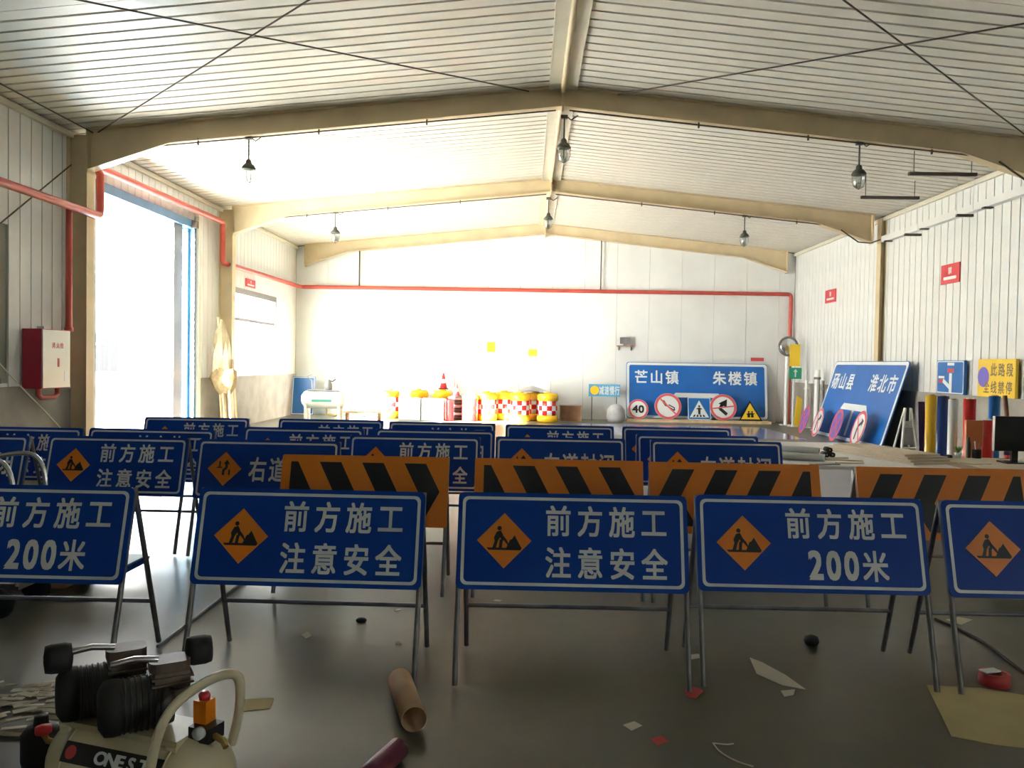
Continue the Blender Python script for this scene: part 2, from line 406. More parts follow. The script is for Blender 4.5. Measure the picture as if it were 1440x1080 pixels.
# ---- doorway in the left wall
y0, y1, _, z1 = DOOR
d = struct(thing('door_1', 'tall open doorway with blue steel frame in left wall', 'doorway', (XL, (y0 + y1) / 2, 0)))
hw = (y1 - y0) / 2
MB().box((-0.22, -hw, 0), (0.05, -hw + 0.10, z1)).build('jamb', 'blueframe', d)
MB().box((-0.22, hw - 0.10, 0), (0.05, hw, z1)).build('jamb', 'blueframe', d)
MB().box((-0.22, -hw, z1 - 0.16), (0.05, hw, z1)).build('lintel', 'blueframe', d)
MB().box((-0.16, 1.10, 0), (-0.02, 1.50, z1 - 0.16)).build('mullion', 'alu', d)
lf = MB().box((-0.62, hw - 0.17, 0.03), (-0.06, hw - 0.12, z1 - 0.18)).build('door_leaf', 'lblue', d)
MB().box((-0.60, hw - 0.20, 0.9), (-0.56, hw - 0.17, 1.4)).build('handle', 'white', lf)
for yy in (-hw - 0.14, hw + 0.02):
    MB().box((0.02, yy, 0), (0.10, yy + 0.12, z1 + 0.1)).build('pilaster', 'flash', d)

# ---- outside yard and the building opposite
struct(tag(MB().box((-70, -60, -0.35), (XL - 0.2, 120, -0.05)).build('yard_ground', 'concrete'), 'pale concrete yard outside the doorway', 'ground'))
struct(tag(MB().box((XR + 0.2, -60, -0.35), (60, 60, -0.05)).build('side_ground', 'concrete'), 'pale concrete ground outside the right wall', 'ground'))
fb = thing('yard_building', 'pale long building with windows seen through the open doorway', 'building', (-21, 40, 0))
MB().box((-6, -30, -0.1), (0, 40, 5.4)).build('wall', 'farwall', fb)
MB().add([(0.9,-30.5,5.3),(0.9,40.5,5.3),(-3,40.5,6.6),(-3,-30.5,6.6),(0.9,-30.5,5.45),(0.9,40.5,5.45),(-3,40.5,6.75),(-3,-30.5,6.75)],
         [(0,1,2,3),(7,6,5,4),(0,4,5,1),(1,5,6,2),(2,6,7,3),(3,7,4,0)]).build('roof', 'farroof', fb)
for k in range(5):
    yc = -7.5 + k * 7.6
    wn = MB().box((-0.05, yc - 1.5, 0.75), (0.06, yc + 1.5, 2.85)).build('window', 'farwall', fb)
    for j in range(3):
        MB().box((0.055, yc - 1.4 + j * 0.97, 0.85), (0.075, yc - 1.4 + j * 0.97 + 0.8, 2.15)).build('pane', 'farglass', wn)
        MB().box((0.055, yc - 1.4 + j * 0.97, 2.25), (0.075, yc - 1.4 + j * 0.97 + 0.8, 2.75)).build('pane', 'farglass', wn)

# ================================================================== STEEL FRAME
FRAMES = (0.2, 6.2, 12.2, 18.2)
def beam_half(sd, y, par, end=False):
    xe = XL + 0.30 if sd < 0 else XR - 0.30
    sx = 1 if sd > 0 else -1
    hx = abs(xe - XRIDGE); knee = hx - 1.25
    tp = lambda t: ZRIDGE - SL * t - 0.003
    dep = 0.292; deep = 0.60
    xs = [0, knee, hx]; ds = [dep, dep + 0.02, deep]
    P = lambda t, z: (XRIDGE + sx * t, z)
    A = Matrix(((1,0,0,0),(0,0,1,y),(0,1,0,0),(0,0,0,1)))
    web = MB(); web.prism([P(0, tp(0)), P(hx, tp(hx)), P(hx, tp(hx) - deep), P(knee, tp(knee) - dep - 0.02), P(0, tp(0) - dep)], -0.006, 0.006, X=A)
    web.build('beam_web', 'steel', par)
    for nm, off in (('top_flange', 0), ('bottom_flange', 1)):
        q = MB()
        for i in range(2):
            za, zb = tp(xs[i]) - off * ds[i], tp(xs[i+1]) - off * ds[i+1]
            q.prism([P(xs[i], za), P(xs[i+1], zb), P(xs[i+1], zb - 0.014), P(xs[i], za - 0.014)], -0.10, 0.10, X=A)
        q.build(nm, 'steel', par)
    q = MB(); q.box((XRIDGE + sx * hx - 0.012, y - 0.1, tp(hx) - deep - 0.05), (XRIDGE + sx * hx + 0.012, y + 0.1, tp(hx) + 0.03)); q.build('end_plate', 'steel', par)
for y in FRAMES + (Y1 - 0.12,):
    lab = {0.2: 'steel roof beam overhead behind the viewer', 6.2: 'steel roof beam overhead near the viewer', 12.2: 'nearest brown steel roof beam crossing the hall with three hanging lamps',
           18.2: 'second steel roof beam, crossing in front of the bright end bay'}.get(y, 'thin steel roof beam against the end wall')
    r = thing('steel_roof_beam', lab, 'beam', (0, 0, 0), group='roof beams')
    for sd in (-1, 1): beam_half(sd, y, r)
    tpx = ZRIDGE - 0.045 - 0.25
    MB().box((XRIDGE - 0.012, y - 0.11, tpx - 0.10), (XRIDGE + 0.012, y + 0.11, ZRIDGE - 0.05)).build('ridge_plate', 'steel', r)
    if y in (12.2, 18.2):
        for sx, hx in ((-1, 6.0), (1, 6.0)):
            pts = [(XRIDGE + sx * t, y - 0.05, ZRIDGE - SL * t - 0.045 - 0.27 - 0.035) for t in (0.1, 1.5, 3.0, 4.5, hx)]
            MB().tube(pts, 0.012, 5).build('lamp_cable', 'rod', r)
            for t in (2.0, 3.6, 5.4):
                MB().cbox((XRIDGE + sx * t, y - 0.05, ZRIDGE - SL * t - 0.345), (0.02, 0.03, 0.10)).build('cable_clip', 'rod', r)
def column(x0, x1, y, label):
    r = thing('steel_column', label, 'column', ((x0 + x1) / 2, y, 0), group='wall columns')
    hx = (x1 - x0) / 2; ht = 4.93
    MB().box((-hx, -0.006, 0), (hx, 0.006, ht)).build('web', 'steel', r)
    for s in (-1, 1): MB().box((s * hx - 0.007, -0.1, 0), (s * hx + 0.007, 0.1, ht)).build('flange', 'steel', r)
    MB().box((-hx - 0.05, -0.14, 0), (hx + 0.05, 0.14, 0.02)).build('base_plate', 'steel', r)
for y, nm in zip(FRAMES, ('behind the viewer', 'beside the viewer', None, None)):
    column(XL, XL + 0.30, y, {12.2: 'dark brown steel column beside the red hose cabinet', 18.2: 'sunlit steel column between doorway and far left window'}.get(y, 'left steel column ' + str(nm)))
    column(XR - 0.12, XR, y, {12.2: 'steel column on right wall under the nearest roof beam', 18.2: 'slim steel column on right wall above the leaning city sign'}.get(y, 'right steel column ' + str(nm)))

# roof bracing rods
def rod(a, c, label, cat='brace', r=0.010, nm='bracing_rod', m='rod'):
    a, c = Vector(a), Vector(c); mid = (a + c) / 2
    o = MB().tube([a - mid, c - mid], r, 6).build(nm, m, None, mid); return tag(o, label, cat, 'bracing rods')
def rp(x, y): return (x, y, zc(x) - 0.07)
def rp2(x, y): return (x, y, zc(x) - 0.10)
rod(rp(XRIDGE - 0.5, 12.05), rp(XL + 0.4, 6.35), 'dark roof bracing rod running from ridge of nearest beam to upper left')
rod(rp2(XL + 0.5, 12.05), rp2(XRIDGE - 0.3, 6.35), 'dark roof bracing rod rising from the left haunch of nearest beam')
rod(rp2(XR - 0.5, 12.05), rp2(XRIDGE + 0.3, 6.35), 'dark roof bracing rod rising from the right haunch of nearest beam')
rod(rp(XRIDGE + 0.8, 12.05), rp(XR - 0.4, 6.35), 'dark roof bracing rod running from ridge to upper right')
rod((XL + 0.10, 6.4, 0.5), (XL + 0.10, 12.05, 4.45), 'thin wall bracing rod rising towards the dark left column')
rod((XL + 0.14, 6.4, 4.2), (XL + 0.14, 12.05, 0.35), 'thin wall bracing rod falling to foot of the dark left column', m='flash')
rod((XL + 0.42, 6.4, zc(XL + .42) - 0.10), (XL + 0.42, 12.05, zc(XL + .42) - 0.10), 'thin rod along the left eave in the nearest bay')

# ================================================================== FIRE PIPES
def pipe(pts, label, r=0.057, bends=True):
    q = [Vector(p) for p in pts]; path = [q[0]]
    for i in range(1, len(q) - 1):
        a = (q[i-1] - q[i]).normalized(); c = (q[i+1] - q[i]).normalized(); R = 0.10
        for k in range(5):
            t = k / 4; path.append(q[i] + a * R * (1 - t) ** 2 + c * R * t ** 2)
    path.append(q[-1]); base = path[0].copy()
    return MB().tube([p - base for p in path], r, 10), base, label
PX = XL + 0.20
root = thing('fire_pipe', 'red fire-water pipe along the left wall, over the doorway and round the end wall', 'pipe', (PX, 9, 3.76))
def pp(pts, par=root, r=0.057, nm='pipe_run'):
    mb, base, _ = pipe(pts, '', r); o = mb.build(nm, 'redpipe', par); o.location = base - Vector(par.location); return o
pp([(PX + 0.14, 6.0, 3.78), (PX + 0.14, 12.42, 3.76), (PX + 0.14, 12.42, 4.40)])
pp([(PX - .02, 12.42, 4.56), (PX - .02, 17.85, 4.60), (PX - .02, 17.85, 3.72), (PX - .02, Y1 - 0.16, 3.76), (XR - 0.16, Y1 - 0.16, 3.76), (XR - 0.16, Y1 - 0.16, 0.0)])
pp([(PX + 0.14, 12.42, 4.38), (PX + 0.06, 12.42, 4.56), (PX - 0.02, 12.52, 4.56)])
for x in (-5.0, 2.1):
    MB().tube([(0, 0, 0), (0, 0, zc(x) - 0.3 - 3.76)], 0.02, 6).build('hanger', 'rod', root, Vector((x, Y1 - 0.13, 3.76)) - root.location)
dp = thing('drop_pipe', 'red vertical pipe dropping to the hose cabinet beside dark column', 'pipe', (XL + 0.24, 11.75, 1.98))
MB().tube([(0, 0, 0), (0, 0, 1.76)], 0.045, 10).build('pipe_run', 'redpipe', dp)
MB().lathe([(0.06, 0), (0.06, 0.06), (0.045, 0.06)], 10).build('coupling', 'redpipe', dp)

# hose cabinet
hc = thing('hose_cabinet', 'red fire hose cabinet with white door on near left wall', 'cabinet', (XL + 0.155, 11.0, 1.17))
MB().box((-0.13, 0, 0), (0.13, 0.68, 0.82)).build('body', 'cabinet_red', hc)
dr = MB().box((0.131, 0.01, 0.01), (0.150, 0.67, 0.81)).build('door', 'cabinet_white', hc)
q = MB(); text(q, '消火栓', 0, 0, 0.085, 0.085, 0.10)
q.build('lettering', 'red', dr, (0.1515, 0.36, 0.60), (PI/2, 0, PI/2))
MB().box((0.150, 0.52, 0.10), (0.153, 0.62, 0.24)).build('notice', 'white', dr)
MB().box((0.150, 0.36, 0.30), (0.155, 0.40, 0.42)).build('latch', 'red', dr)
MB().tube([(0.02, 0.12, 0), (0.02, 0.12, -0.09), (0.02, 0.18, -0.13), (0.02, 0.5, -0.13), (0.02, 0.58, -0.09), (0.02, 0.58, 0)], 0.035, 8).build('inlet_pipe', 'redpipe', hc)
MB().box((-0.05, 0.2, 0.82), (0.05, 0.36, 0.86)).build('bracket', 'white', hc)

# ================================================================== PENDANT LAMPS
def make_lamp():
    r = thing('pendant_lamp', '', 'lamp')
    MB().box((-0.05, -0.03, -0.05), (0.05, 0.03, 0.0)).build('ceiling_bracket', 'lamp_green', r)
    MB().tube([(0, 0, -0.04), (0, 0, -0.36)], 0.012, 6).build('rod', 'lamp_green', r)
    h = MB().lathe([(0.02, -0.34), (0.04, -0.36), (0.045, -0.40), (0.08, -0.43), (0.105, -0.47), (0.105, -0.49), (0.07, -0.495)], 14).build('housing', 'lamp_green', r)
    MB().lathe([(0.075, -0.49), (0.085, -0.53), (0.082, -0.60), (0.06, -0.66), (0.02, -0.69), (0.0, -0.692)], 14).build('globe', 'bulb', r)
    q = MB()
    for a in range(4):
        c, s = math.cos(a * PI / 2), math.sin(a * PI / 2)
        q.tube([(0.095*c, 0.095*s, -0.48), (0.095*c, 0.095*s, -0.58), (0.07*c, 0.07*s, -0.66), (0, 0, -0.70)], 0.004, 4)
    q.build('guard', 'lamp_green', r)
    MB().tube([(0.05, 0, -0.03), (0.10, 0, -0.07), (0.16, 0, -0.03), (0.2, 0, 0.0)], 0.010, 5).build('cable_loop', 'rod', r)
    return r
lamp = make_lamp()
lamps = [(350, 12.2, 'caged pendant lamp at left end of the nearest roof beam'), (793, 12.2, 'caged pendant lamp under the ridge of the nearest roof beam'),
         (1209, 12.2, 'caged pendant lamp at right end of the nearest roof beam'), (473, 18.2, 'caged pendant lamp at left of the second roof beam, washed out by glare'),
         (773, 18.2, 'caged pendant lamp under the ridge of the second roof beam'), (1050, 18.2, 'caged pendant lamp at right of the second roof beam')]
for i, (px, y, lab) in enumerate(lamps):
    o = lamp if i == 0 else copy_tree(lamp)
    x = on_y(px, 200, y).x; t = abs(x - XRIDGE)
    o.location = (x, y, ZRIDGE - SL * t - 0.045 - 0.25 - 0.018 - (0.10 if t < 0.15 else 0)); o['label'] = lab; o['group'] = 'caged pendant lamps'

# strip fixtures hanging by the right wall
for i, (xa, ya, xb, yb, dep, lx0, lx1, ly) in enumerate(((1278, 240, 1373, 250, 13.2, 1345, 1368, 303), (1211, 273, 1292, 283, 15.1, 1272, 1295, 330))):
    a = on_y(xa, ya, dep); c = on_y(xb, yb, dep); z = (a.z + c.z) / 2
    r = thing('hanging_strip_fixture', ('nearer', 'farther')[i] + ' dark strip fixture hung below the ceiling by right wall', 'fixture', ((a.x + c.x) / 2, dep, z), group='hanging strip fixtures')
    hl = (c.x - a.x) / 2
    MB().box((-hl, -0.03, -0.025), (hl, 0.03, 0.025)).build('rail', 'rod', r)
    for s in (-1, 1):
        xx = r.location.x + s * hl * 0.85
        MB().tube([(s * hl * 0.85, 0, 0.02), (s * hl * 0.85, 0, zc(xx) - z)], 0.006, 4).build('hanger', 'rod', r)
    p0 = on_y(lx0, ly, dep); p1 = on_y(lx1, ly, dep)
    for p in (p0, p1):
        dx = min(p.x, XR - 0.17) - r.location.x
        MB().tube([(min(dx, hl - 0.01), 0, -0.02), (min(dx, hl - 0.01), 0, p.z - z)], 0.004, 4).build('wire', 'white', r)
    MB().box((p0.x - r.location.x, -0.03, p0.z - z - 0.02), (min(p1.x, XR - 0.16) - r.location.x, 0.03, p0.z - z + 0.02)).build('lower_rail', 'rod', r)
# cable tray along the right wall
ct = thing('cable_tray', 'pale cable tray running high along the right wall', 'cable tray', (XR - 0.06, 15, 4.46))
MB().box((-0.06, -8.8, -0.06), (0.06, 3.1, 0.07)).build('tray', 'panel', ct)
for yy in (-5, -1.0, 1.2, 2.8): MB().box((-0.10, yy, -0.085), (0.06, yy + 0.08, -0.06)).build('bracket', 'rod', ct)
for i, (yb, lab) in enumerate(((12.2, 'black cable drooping from nearest beam to the cable tray'), (18.2, 'black cable drooping from second beam to the cable tray'))):
    p = [(XR - 1.0, yb - 0.1, 4.66), (XR - 0.8, yb - 0.1, 4.52), (XR - 0.62, yb - 0.1, 4.40), (XR - 0.35, yb - 0.1, 4.38), (XR - 0.14, yb - 0.1, 4.46)]
    if i == 0: p = [(x, y_, z + 0.02) for x, y_, z in p]
    tag(MB().tube([Vector(v) - Vector(p[-1]) for v in p], 0.015, 6).build('power_cable', 'rod', None, p[-1]), lab, 'cable', 'drooping cables')

# ================================================================== STANDING ROAD SIGNS
T = math.radians(16.0); HT = 0.95; PW, PH = 1.2, 0.5
def frame_parts(r):
    s, c = math.sin(T), math.cos(T)
    top = Vector((0, 0, HT)); dn = Vector((0, -s, -c))
    L = HT / c; bk = Vector((0, c, -s)) * 0.022
    for sx in (-1, 1):
        a = top + bk; e = top + dn * L + bk; e.z = 0.012; x = sx * 0.588
        q = MB(); q.tube([(x, a.y, a.z), (x, e.y, e.z)], 0.0145, 6); q.build('front_leg', 'leg', r)
        q = MB(); q.tube([(sx * 0.572, 0.055, HT - 0.03), (sx * 0.572, 0.345, 0.012)], 0.0145, 6); q.build('rear_leg', 'leg', r)
    MB().tube([(-0.588, 0.03, HT - 0.02), (0.588, 0.03, HT - 0.02)], 0.014, 6).build('top_bar', 'leg', r)
    MB().tube([(-0.572, 0.262, 0.27), (0.572, 0.262, 0.27)], 0.013, 6).build('cross_bar', 'leg', r)
    p = top + dn * 0.485 + bk
    MB().tube([(-0.588, p.y, p.z), (0.588, p.y, p.z)], 0.013, 6).build('panel_bar', 'leg', r)
    ctr = top + dn * 0.25
    return ctr, (PI / 2 - T, 0, 0)
WORKER = [  # black worker-with-shovel symbol, unit square -1..1
    ('ring', (-0.22, 0.50), 0.10),
    ('poly', [(-0.34, 0.34), (-0.16, 0.40), (-0.06, 0.22), (-0.02, -0.06), (-0.12, -0.02), (-0.18, 0.10), (-0.28, -0.06), (-0.42, -0.10), (-0.46, 0.10)]),
    ('poly', [(-0.42, -0.05), (-0.28, -0.05), (-0.36, -0.36), (-0.52, -0.36)]), ('poly', [(-0.20, 0.0), (-0.06, 0.0), (-0.10, -0.36), (-0.24, -0.36)]),
    ('poly', [(-0.10, 0.24), (0.10, 0.0), (0.18, -0.14), (0.10, -0.14), (-0.14, 0.12)]),
    ('poly', [(-0.02, -0.02), (0.03, 0.02), (0.26, -0.26), (0.20, -0.30)]),
    ('poly', [(0.10, -0.36), (0.78, -0.36), (0.46, 0.20), (0.34, 0.02), (0.26, 0.0)]),
    ('poly', [(-0.78, -0.36), (0.80, -0.36), (0.72, -0.46), (-0.70, -0.46)])]
LANE = [('poly', [(-0.16, -0.5), (0.02, -0.5), (0.02, -0.2), (0.22, 0.0), (0.22, 0.3), (0.36, 0.3), (0.14, 0.62), (-0.10, 0.3), (0.04, 0.3), (0.04, 0.06), (-0.16, -0.12)]),
        ('poly', [(-0.42, 0.5), (-0.30, 0.5), (-0.30, 0.05), (-0.42, 0.05)]), ('poly', [(-0.56, 0.08), (-0.16, 0.08), (-0.16, 0.0), (-0.56, 0.0)]),
        ('poly', [(0.30, -0.1), (0.42, -0.1), (0.42, -0.5), (0.30, -0.5)])]
def symbol(shapes, k):
    q = MB()
    for i, sh in enumerate(shapes):
        if sh[0] == 'ring': q.flat([(x * k, y * k) for x, y in circ(sh[2], 10, sh[1])], 0)
        else: q.flat([(x * k, y * k) for x, y in sh[1]], 0.0002 * (i % 3))
    return q
def blue_sign(kind):
    r = thing('roadwork_sign', '', 'road sign'); ctr, rot = frame_parts(r)
    q = MB(); q.prism(rrect(PW, PH, 0.03), -0.008, 0.004); p = q.build('panel', 'blue', r, ctr, rot)
    q = MB(); ring(q, rrect(PW - 0.045, PH - 0.045, 0.03), rrect(PW - 0.077, PH - 0.077, 0.022), 0.006); q.build('border', 'white', p)
    q = MB()
    if kind == 'safe': text(q, '前方施工', 0.175, 0.107, 0.138, 0.165, 0.166, 0.006); text(q, '注意安全', 0.175, -0.107, 0.138, 0.165, 0.166, 0.006)
    elif kind == '200': text(q, '前方施工', 0.185, 0.107, 0.138, 0.165, 0.166, 0.006); text(q, '200米', 0.185, -0.107, 0.14, 0.165, 0.155, 0.006)
    else: text(q, '右道封闭', 0.175, 0.0, 0.150, 0.215, 0.168, 0.006)
    q.build('lettering', 'white', p)
    k = 0.142
    q = MB(); q.prism([(0, -k), (k, 0), (0, k), (-k, 0)], 0.004, 0.0075)
    n = Vector((0, -math.cos(T), math.sin(T)))
    dm = q.build('warning_diamond', 'orange', r, ctr + Vector((-0.355, 0, 0)), rot)
    symbol(WORKER if kind != 'lane' else LANE, k * 0.82).build('pictogram', 'black', dm, (0, 0.005, 0.0085))
    return r
def chevron_board(sg):
    r = thing('chevron_board', '', 'road sign'); ctr, rot = frame_parts(r)
    q = MB(); q.prism(rrect(PW, PH, 0.012, 2), -0.008, 0.004); p = q.build('panel', 'orange', r, ctr, rot)
    for tip in (-0.38, -0.07, 0.235, 0.54):
        q = MB(); dx, sw, hh = 0.105, 0.155, 0.20
        def clip(poly, lim=-0.535):
            out = []
            for i in range(len(poly)):
                a, c = poly[i], poly[(i + 1) % len(poly)]
                if a[0] >= lim: out.append(a)
                if (a[0] - lim) * (c[0] - lim) < 0:
                    t = (lim - a[0]) / (c[0] - a[0]); out.append((lim, a[1] + t * (c[1] - a[1])))
            return out
        for s in (1, -1):
            pl = clip([(tip, 0), (tip - dx, s * hh), (tip - dx - sw, s * hh), (tip - sw, 0)])
            pl = [(x * sg, y) for x, y in pl]
            if s * sg < 0: pl = pl[::-1]
            q.flat(pl[::-1], 0.006)
        q.build('chevron', 'black', p)
    return r
_first = {}
def place(kind, xl, xr, label, group, d=None, yaw=0.0, dz=0.0, py=None):
    d = d or PW * F / (xr - xl); cx = (xl + xr) / 2
    x = on_y(cx, VPY + ROLL * (cx - VPX) + 0.70 * F / d, d).x
    if kind not in _first:
        _first[kind] = chevron_board(1) if kind == 'chevR' else chevron_board(-1) if kind == 'chevL' else blue_sign(kind); o = _first[kind]
    else: o = copy_tree(_first[kind])
    o.location = (x, d, 0); o.rotation_euler = (0, 0, math.radians(yaw)); o['label'] = label; o['group'] = group
    return o
G1, G2, G3 = 'blue roadwork signs in the front row', 'orange chevron boards', 'blue roadwork signs in the rear rows'
place('200', -126, 190, 'blue 200-metre roadwork sign cut off by left edge, nearest row', G1, d=4.25)
place('safe', 279, 601, 'blue roadwork-ahead, mind-safety sign behind the compressor, nearest row', G1, yaw=-1.0)
place('safe', 645, 965, 'blue roadwork-ahead, mind-safety sign at centre of nearest row', G1)
place('200', 985, 1287, 'blue 200-metre roadwork sign right of centre, nearest row, whole', G1, d=4.38)
place('safe', 1325, 1640, 'blue roadwork sign cut off by right edge, nearest row', G1, d=4.36)
place('chevR', 397, 633, 'orange right-pointing chevron board, leftmost of four', G2)
place('chevR', 668, 904, 'orange right-pointing chevron board, second from left', G2)
place('chevL', 913, 1150, 'orange left-pointing chevron board, third from left', G2)
place('chevL', 1205, 1444, 'orange left-pointing chevron board at the right edge', G2)
place('lane', -155, 44, 'blue right-lane-closed sign cut off at left edge behind the tube handle', G3, d=6.85)
place('safe', 68, 268, 'blue roadwork-ahead, mind-safety sign in third row, fully readable at left', G3)
place('lane', 280, 479, 'blue right-lane-closed sign partly behind the leftmost chevron board', G3, d=6.84)
place('safe', 495, 673, 'blue mind-safety sign behind the leftmost chevron board, right end showing', G3, d=7.48)
place('lane', 697, 879, 'blue right-lane-closed sign behind the second chevron board', G3)
place('lane', 915, 1098, 'blue right-lane-closed sign behind the third chevron board, front of three', G3)
place('safe', -62, 119, 'blue sign in fourth row at left edge, only its top strip showing', G3)
place('safe', 124, 305, 'blue sign in fourth row behind the fully readable third-row sign', G3, d=7.70)
place('safe', 343, 513, 'blue sign in fourth row behind the lane-closed sign with bent arrow', G3)
place('lane', 528, 696, 'blue sign in fourth row just left of centre, right edge showing', G3)
place('lane', 895, 1065, 'blue sign in fourth row, middle one of three overlapping at right', G3)
place('safe', 203, 352, 'blue roadwork sign in last row, leftmost, below the doorway', G3)
place('safe', 392, 540, 'blue roadwork sign in last row, below the white air tank', G3)
place('safe', 547, 697, 'blue roadwork sign in last row, below the white cartons and red drum', G3)
place('safe', 711, 863, 'blue roadwork sign in last row, below the chequered barrels', G3)
place('lane', 875, 1027, 'blue sign in last row, rearmost of three overlapping at right', G3)

# ================================================================== FOREGROUND: COMPRESSOR
cp = thing('air_compressor', 'cream portable air compressor with two black motors at bottom left', 'air compressor', (-1.30, 2.74, 0), math.radians(-17))
RX = Matrix(((0,0,1,0),(0,1,0,0),(-1,0,0,0),(0,0,0,1)))         # lathe axis -> local x
def along_x(cx, cz, cy=0): return Matrix.Translation((cx, cy, cz)) @ RX
tk = MB().lathe([(0.0, -0.335), (0.06, -0.33), (0.11, -0.305), (0.145, -0.26), (0.155, -0.21), (0.155, 0.21), (0.145, 0.26), (0.11, 0.305), (0.06, 0.33), (0.0, 0.335)], 24, X=along_x(0, 0.235)).build('tank', 'cream', cp)
for x in (-0.2, 0.2):
    MB().lathe([(0.157, -0.004), (0.157, 0.004)], 24, X=along_x(x, 0.235)).build('weld_seam', 'cream', tk)
lb = MB()
for i in range(6):
    a0, a1 = math.radians(20 + i * 4), math.radians(20 + (i + 1) * 4); R = 0.1574
    lb.add([(x, -R * math.cos(a), 0.235 + R * math.sin(a)) for x, a in ((-0.20, a0), (0.20, a0), (0.20, a1), (-0.20, a1))], [(0, 1, 2, 3)])
lb.build('label_band', 'iron', tk)
q = MB(); text(q, 'ONEST', 0.02, 0, 0.060, 0.045, 0.075); 
LA = math.radians(32); LR = (PI/2 - LA, 0, 0)
def lab_at(x, R=0.1588): return (x, -R * math.cos(LA), 0.235 + R * math.sin(LA))
q.build('lettering', 'white', tk, lab_at(0.02), LR)
MB().flat(circ(0.022, 14)).build('emblem', 'redtape', tk, lab_at(-0.165), LR)
MB().flat([(-0.012, -0.024), (0.012, -0.024), (0.012, 0.024), (-0.012, 0.024)]).build('label_patch', 'green', tk, lab_at(0.165), LR)
MB().box((-0.27, -0.085, 0.372), (0.22, 0.085, 0.392)).build('saddle', 'cream', cp)
for x in (-0.24, 0.2):
    MB().box((x - 0.02, -0.09, 0.30), (x + 0.02, 0.09, 0.375)).build('saddle_bracket', 'cream', cp)
def motor(cx, cy, flip):
    rot = math.radians(48)
    Xm = Matrix.Translation((cx, cy, 0.392)) @ Matrix.Rotation(rot, 4, 'Z')
    A = Xm @ along_x(0, 0.085)
    m = MB(); m.lathe([(0.05, -0.125), (0.078, -0.12), (0.086, -0.09), (0.086, 0.04), (0.078, 0.07), (0.045, 0.075)], 18, X=A)
    mo = m.build('motor', 'iron', cp)
    m = MB()
    for k in range(7): m.lathe([(0.0865, -0.085 + k * 0.018), (0.0905, -0.083 + k * 0.018), (0.0905, -0.079 + k * 0.018), (0.0865, -0.077 + k * 0.018)], 18, X=A)
    m.build('cooling_fins', 'iron', mo)
    m = MB(); m.lathe([(0.02, -0.16), (0.06, -0.158), (0.088, -0.14), (0.092, -0.115), (0.09, -0.09)], 18, X=A); m.build('fan_cover', 'rubber', mo)
    m = MB(); m.box((0.01, -0.055, 0.10), (0.12, 0.055, 0.19), 0, Xm); hd = m.build('cylinder', 'cast', cp)
    m = MB()
    for k in range(4): m.box((0.0, -0.065, 0.105 + k * 0.022), (0.13, 0.065, 0.112 + k * 0.022), 0, Xm)
    m.build('fins', 'cast', hd)
    m = MB(); m.prism([(x + 0.06, y) for x, y in rrect(0.13, 0.10, 0.03)], 0.19, 0.222, 0, Xm); m.build('head', 'cast', hd)
    m = MB(); m.tube([Xm @ Vector(v) for v in ((0.02, -0.03, 0.235), (-0.05, -0.04, 0.25), (-0.12, -0.02, 0.235))], 0.011, 6); m.build('air_pipe', 'chrome', hd)
    fx = (-0.15, 0.0, 0.215) if not flip else (0.16, 0.03, 0.225)
    m = MB(); m.lathe([(0.012, -0.045), (0.045, -0.04), (0.05, -0.02), (0.05, 0.02), (0.045, 0.04), (0.012, 0.045)], 14, X=Xm @ Matrix.Translation(fx) @ RX)
    m.build('air_filter', 'rubber', hd)
motor(-0.165, 0.02, False); motor(0.055, -0.02, True)
hp = [(0.10, -0.175, 0.19), (0.155, -0.185, 0.205), (0.185, -0.175, 0.29), (0.20, -0.15, 0.45), (0.225, -0.10, 0.53), (0.26, 0.02, 0.565), (0.29, 0.10, 0.565), (0.30, 0.135, 0.53), (0.295, 0.14, 0.42), (0.27, 0.13, 0.30)]
def smooth(pts, n=3):
    pts = [Vector(p) for p in pts]
    for _ in range(n):
        o = [pts[0]]
        for a, c in zip(pts[:-1], pts[1:]): o += [a * .75 + c * .25, a * .25 + c * .75]
        o.append(pts[-1]); pts = o
    return pts
MB().tube(smooth(hp, 2), 0.0165, 10).build('carry_handle', 'handle', cp)
ps = MB().box((0.215, 0.0, 0.42), (0.265, 0.05, 0.495)).build('pressure_switch', 'orange', cp)
MB().lathe([(0.018, 0.495), (0.02, 0.51), (0.012, 0.52), (0, 0.52)], 10, X=Matrix.Translation((0.24, 0.025, 0))).build('knob', 'red', ps)
MB().lathe([(0.02, 0), (0.02, 0.02), (0.0, 0.022)], 14, X=Matrix.Translation((0.27, -0.03, 0.41)) @ Matrix.Rotation(PI/2, 4, 'X')).build('gauge', 'white', cp)
MB().box((0.22, -0.03, 0.372), (0.30, 0.05, 0.42)).build('manifold', 'iron', cp)
MB().tube([(0.30, 0.0, 0.39), (0.34, -0.01, 0.385), (0.36, -0.02, 0.37)], 0.011, 6).build('outlet', 'brass', cp)
vl = MB().tube([(-0.33, 0, 0.26), (-0.40, -0.01, 0.265), (-0.42, -0.01, 0.29)], 0.011, 6).build('drain_valve', 'brass', cp)
MB().lathe([(0.0, 0.0), (0.028, 0.0), (0.028, 0.022), (0.0, 0.026)], 10, X=Matrix.Translation((-0.42, -0.01, 0.29))).build('valve_knob', 'red', vl)
for x in (-0.22, 0.22):
    for yy in (-0.13, 0.13):
        MB().lathe([(0.03, 0), (0.028, 0.05), (0.02, 0.12)], 8, X=Matrix.Translation((x, yy, 0))).build('foot', 'rubber', cp)
tag(MB().tube(smooth([(0, 0, 0.01), (0.12, -0.05, 0.01), (0.28, -0.15, 0.012), (0.40, -0.30, 0.012), (0.42, -0.50, 0.012)]), 0.011, 6).build('air_hose', 'rubber', None, (-0.92, 2.98, 0)), 'black air hose lying on floor right of the compressor', 'hose')
